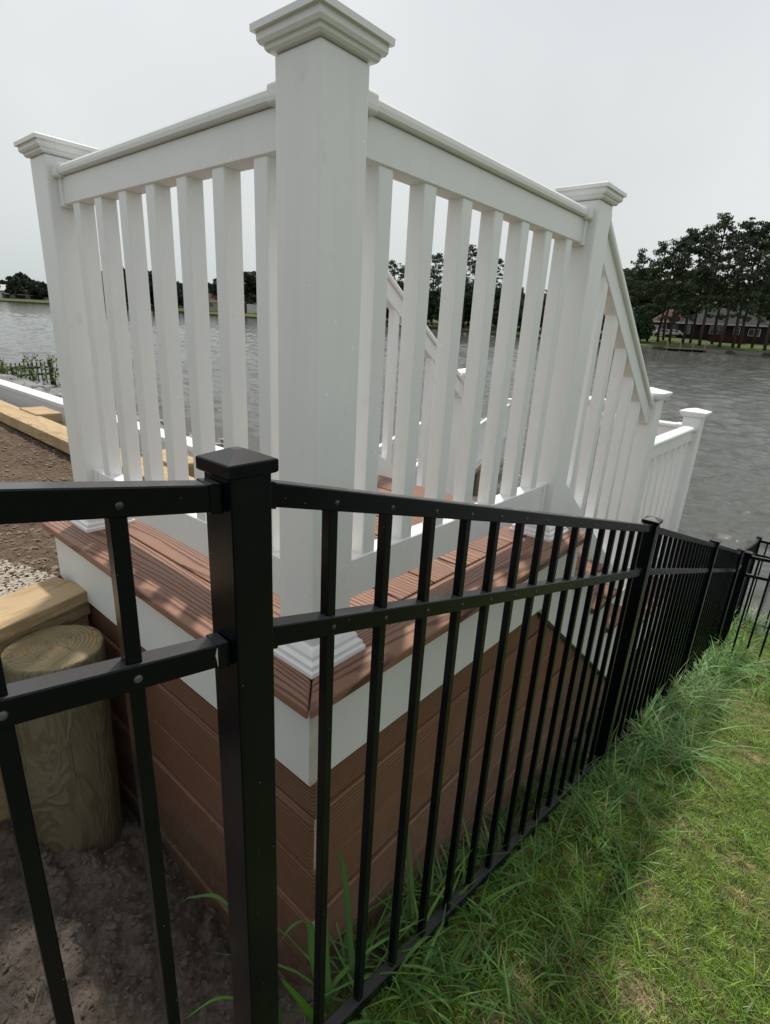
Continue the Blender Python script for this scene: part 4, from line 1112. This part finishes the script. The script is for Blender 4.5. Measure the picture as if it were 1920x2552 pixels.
def gcol(n, x, y, base=(.105, .200, .024), alt=(.225, .330, .045), dead=(.38, .28, .16), pd=.15, s=1.0):
    t = rng.random((n, 1)); c = np.array(base) * (1 - t) + np.array(alt) * t
    c *= rng.uniform(.65, 1.2, (n, 1))
    dn = vnoise(x, y, 3.1, 4.0) + .6 * vnoise(x, y, 9, 2.0)
    isd = rng.random(n) < np.clip(pd + (dn - .12) * 1.15, .03, .85)
    dd = np.array(dead) * rng.uniform(.55, 1.25, (n, 1)) * np.array([1, 1, 1])
    return np.where(isd[:, None], dd, c), isd
P_, C_ = [], []
# cut lawn: density falls with distance
def lawn_region(x0, x1, y0, y1, n, h0, w0):
    x = rng.uniform(x0, x1, n); y = rng.uniform(y0, y1, n)
    z = gz(x, y)
    c, isd = gcol(n, x, y); c = c * np.clip(1 + 1.1 * vnoise(x, y, 22, 7)[:, None], .5, 1.6)
    dist = np.sqrt((x - CAM.x) ** 2 + (y - CAM.y) ** 2)
    h = rng.uniform(.5, 1.35, n) * h0 * np.where(isd, .7, 1.0); w = w0 * rng.uniform(.6, 1.4, n)
    bend = rng.uniform(.25, 1.1, n) + isd * .5
    p, cc = blades(n, np.stack([x, y, z - .003], 1), h, w, bend, c, 2)
    P_.append(p); C_.append(cc)
lawn_region(-.4, 1.2, -1.3, -.20, 60000, .036, .0026)
lawn_region(1.2, 3.0, -1.9, -.20, 60000, .036, .003)
lawn_region(3.0, 8.2, -3.2, -.20, 60000, .045, .0045)
lawn_region(-.4, 3.0, -2.6, -1.3, 26000, .036, .0035)
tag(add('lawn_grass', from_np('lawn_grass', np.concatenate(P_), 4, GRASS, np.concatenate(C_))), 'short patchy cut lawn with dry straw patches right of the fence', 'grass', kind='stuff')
# broad-bladed crabgrass tufts in the lawn
P_, C_ = [], []
def tufts(nt_, xr, yr, nb, h0, w0, col1, col2, bend=(.5, 1.3), pw=1.0, zf=gz, dead=.05):
    cx = rng.uniform(*xr, nt_); cy = yr[1] - (rng.random(nt_) ** pw) * (yr[1] - yr[0])
    k = rng.integers(nb[0], nb[1], nt_); n_ = int(k.sum())
    X = np.repeat(cx, k) + rng.normal(0, .012, n_); Y = np.repeat(cy, k) + rng.normal(0, .012, n_)
    z = zf(X, Y); t = rng.random((n_, 1)); tt = np.repeat(rng.random(nt_), k)[:, None]
    c = (np.array(col1) * (1 - tt) + np.array(col2) * tt) * rng.uniform(.75, 1.25, (n_, 1))
    c = np.where(rng.random((n_, 1)) < dead, np.array([.26, .20, .10]), c)
    sc = np.repeat(rng.uniform(.6, 1.3, nt_), k)
    h = h0 * sc * rng.uniform(.5, 1.2, n_); w = w0 * rng.uniform(.6, 1.3, n_)
    a = rng.random(n_) * 6.283; ld = np.stack([np.cos(a), np.sin(a), np.zeros(n_)], 1)
    return blades(n_, np.stack([X, Y, z - .005], 1), h, w, rng.uniform(*bend, n_), c, 6, ld)
for a in (tufts(900, (-.2, 3.2), (-1.9, -.25), (3, 8), .070, .0062, (.12, .24, .03), (.24, .38, .06), (.6, 1.3)),
          tufts(650, (2.5, 7.6), (-2.6, -.25), (4, 9), .085, .007, (.13, .25, .035), (.25, .38, .065)),
          tufts(210, (.0, 1.7), (-.60, -.25), (3, 8), .12, .0070, (.09, .21, .05), (.17, .32, .07), (.5, 1.2))):
    P_.append(a[0]); C_.append(a[1])
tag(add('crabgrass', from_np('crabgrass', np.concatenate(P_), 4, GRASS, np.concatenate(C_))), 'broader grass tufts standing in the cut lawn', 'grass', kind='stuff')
# tall uncut grass along the fence
P_, C_ = [], []
def gm(x, y): return np.array([underz(a, b_) for a, b_ in zip(x, y)])
for a in (tufts(120, (1.9, 5.2), (-.56, -.26), (5, 11), .34, .0100, (.12, .26, .085), (.24, .40, .14), (.7, 1.25), 1.4),
          tufts(100, (4.2, 7.4), (-1.1, -.20), (6, 12), .42, .0120, (.12, .27, .06), (.23, .40, .10), (.5, 1.2), 1.3),
          tufts(34, (1.0, 2.1), (-.42, -.26), (5, 10), .20, .0065, (.11, .24, .07), (.20, .36, .11), (.6, 1.2), 1.3),
          tufts(85, (-.05, 1.7), (-.235, -.125), (4, 9), .20, .0062, (.08, .19, .05), (.15, .30, .07), (.4, 1.1), 1.0, gm),
          tufts(40, (-.14, .60), (-.36, -.15), (3, 6), .27, .0125, (.08, .19, .05), (.15, .30, .07), (.5, 1.1), 1.0, gm)):
    P_.append(a[0]); C_.append(a[1])
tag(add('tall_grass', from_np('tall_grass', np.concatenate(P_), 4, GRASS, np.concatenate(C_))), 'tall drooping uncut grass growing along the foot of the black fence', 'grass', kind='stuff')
# green sprigs in the dirt, left
P_, C_ = [], []
def gd(x, y): return np.array([dirtz(a, b_) for a, b_ in zip(x, y)])
for a in (tufts(70, (-.45, -.13), (1.18, 1.5), (3, 6), .022, .003, (.08, .15, .03), (.14, .2, .06), zf=gd), tufts(46, (-.5, -.14), (1.6, 2.1), (4, 7), .025, .004, (.10, .16, .03), (.15, .2, .06), zf=gd)):
    P_.append(a[0]); C_.append(a[1])
tag(add('weed_sprigs', from_np('weed_sprigs', np.concatenate(P_), 4, GRASS, np.concatenate(C_))), 'sparse small green sprigs in the gravel and dirt', 'weeds', kind='stuff')
# individual wide weed blades by the near post
def weed(path, w, col, label):
    pts = [Vector(p) for p in path]
    # Catmull-Rom
    out_ = []
    for i in range(len(pts) - 1):
        p0 = pts[max(0, i - 1)]; p1 = pts[i]; p2 = pts[i + 1]; p3 = pts[min(len(pts) - 1, i + 2)]
        for s in range(6):
            t = s / 6
            out_.append(.5 * ((2 * p1) + (p2 - p0) * t + (2 * p0 - 5 * p1 + 4 * p2 - p3) * t * t + (3 * p1 - p0 - 3 * p2 + p3) * t ** 3))
    out_.append(pts[-1]); n_ = len(out_); V = []; Fc = []
    for i, p in enumerate(out_):
        d_ = (out_[min(i + 1, n_ - 1)] - out_[max(i - 1, 0)]).normalized()
        vd = (p - CAM).normalized(); s = d_.cross(Vector((.25, .45, .85))).normalized()
        t = i / (n_ - 1); ww = w * .5 * min(1, .35 + t * 3) * (1 - t ** 3) + .0003
        dn = s.cross(d_).normalized()
        V += [p - s * ww, p - dn * ww * .25, p + s * ww]
        if i: b_ = 3 * i; Fc += [(b_ - 3, b_ - 2, b_ + 1, b_), (b_ - 2, b_ - 1, b_ + 2, b_ + 1)]
    o_ = pts[0]; me = bpy.data.meshes.new('grass_weed'); me.from_pydata([v_ - o_ for v_ in V], [], Fc)
    at = me.color_attributes.new('Col', 'FLOAT_COLOR', 'POINT')
    cc = []
    for i in range(n_):
        t = i / (n_ - 1)
        for kk in range(3):
            k_ = 1.25 if kk == 1 else 1.0
            cc += [col[0] * k_ * (1 + .8 * max(0, t - .8)), col[1] * k_, col[2] * k_, 1]
    at.data.foreach_set('color', cc); me.materials.append(GRASS)
    for p in me.polygons: p.use_smooth = True
    return tag(add('grass_weed', me, o_), label, 'weed', 'wide weed blades by the near post')
weed([(-.22, -.16, -.80), (-.25, -.13, -.66), (-.31, -.09, -.59), (-.37, -.06, -.61)], .017, (0.15, 0.33, 0.075), 'wide light green blade arching low across the mud left of the near post')
weed([(-.20, -.15, -.80), (-.215, -.08, -.60), (-.24, .0, -.49), (-.275, .06, -.50), (-.295, .09, -.53)], .016, (0.135, 0.285, 0.09), 'upper curved green blade left of the near post above the mud')
weed([(-.14, -.215, -.80), (-.20, -.20, -.62), (-.245, -.19, -.50)], .022, (0.112, 0.3, 0.03), 'broad bright green blade right of the foot of the near post')
weed([(-.12, -.19, -.80), (-.155, -.18, -.58), (-.16, -.17, -.47), (-.20, -.165, -.44), (-.235, -.16, -.47)], .015, (0.112, 0.24, 0.06), 'green blade arching left behind the near post')
weed([(-.12, -.20, -.80), (-.13, -.19, -.60), (-.13, -.18, -.46), (-.145, -.175, -.40)], .016, (0.105, 0.225, 0.06), 'upright green blade between the near post and first picket')
weed([(-.05, -.20, -.80), (-.06, -.19, -.60), (-.08, -.18, -.38), (-.10, -.17, -.33)], .013, (0.105, 0.225, 0.068), 'tall thin green blade leaning on the deck corner')
weed([(-.10, -.28, -.78), (-.02, -.30, -.62), (.05, -.31, -.60), (.10, -.31, -.66)], .014, (0.12, 0.24, 0.06), 'green blade drooping over the bottom rail to the right')
# dry straw bits on the mud
V = []; cols = []
P_, C_ = [], []
n_ = 260
x = rng.uniform(-1.0, -.1, n_); y = rng.uniform(-.2, .8, n_)
z = np.array([mudz(a, b_) + .003 for a, b_ in zip(x, y)])
a = rng.random(n_) * 6.283; ld = np.stack([np.cos(a), np.sin(a), np.zeros(n_)], 1)
c = np.array([.26, .19, .11]) * rng.uniform(.4, 1.2, (n_, 1))
p, cc = blades(n_, np.stack([x, y, z], 1), rng.uniform(.01, .045, n_), rng.uniform(.0008, .0018, n_), np.full(n_, 1.7), c, 3, ld)
tag(add('straw', from_np('straw', p, 4, GRASS, cc)), 'dry straw bits lying on the mud', 'straw', kind='stuff')
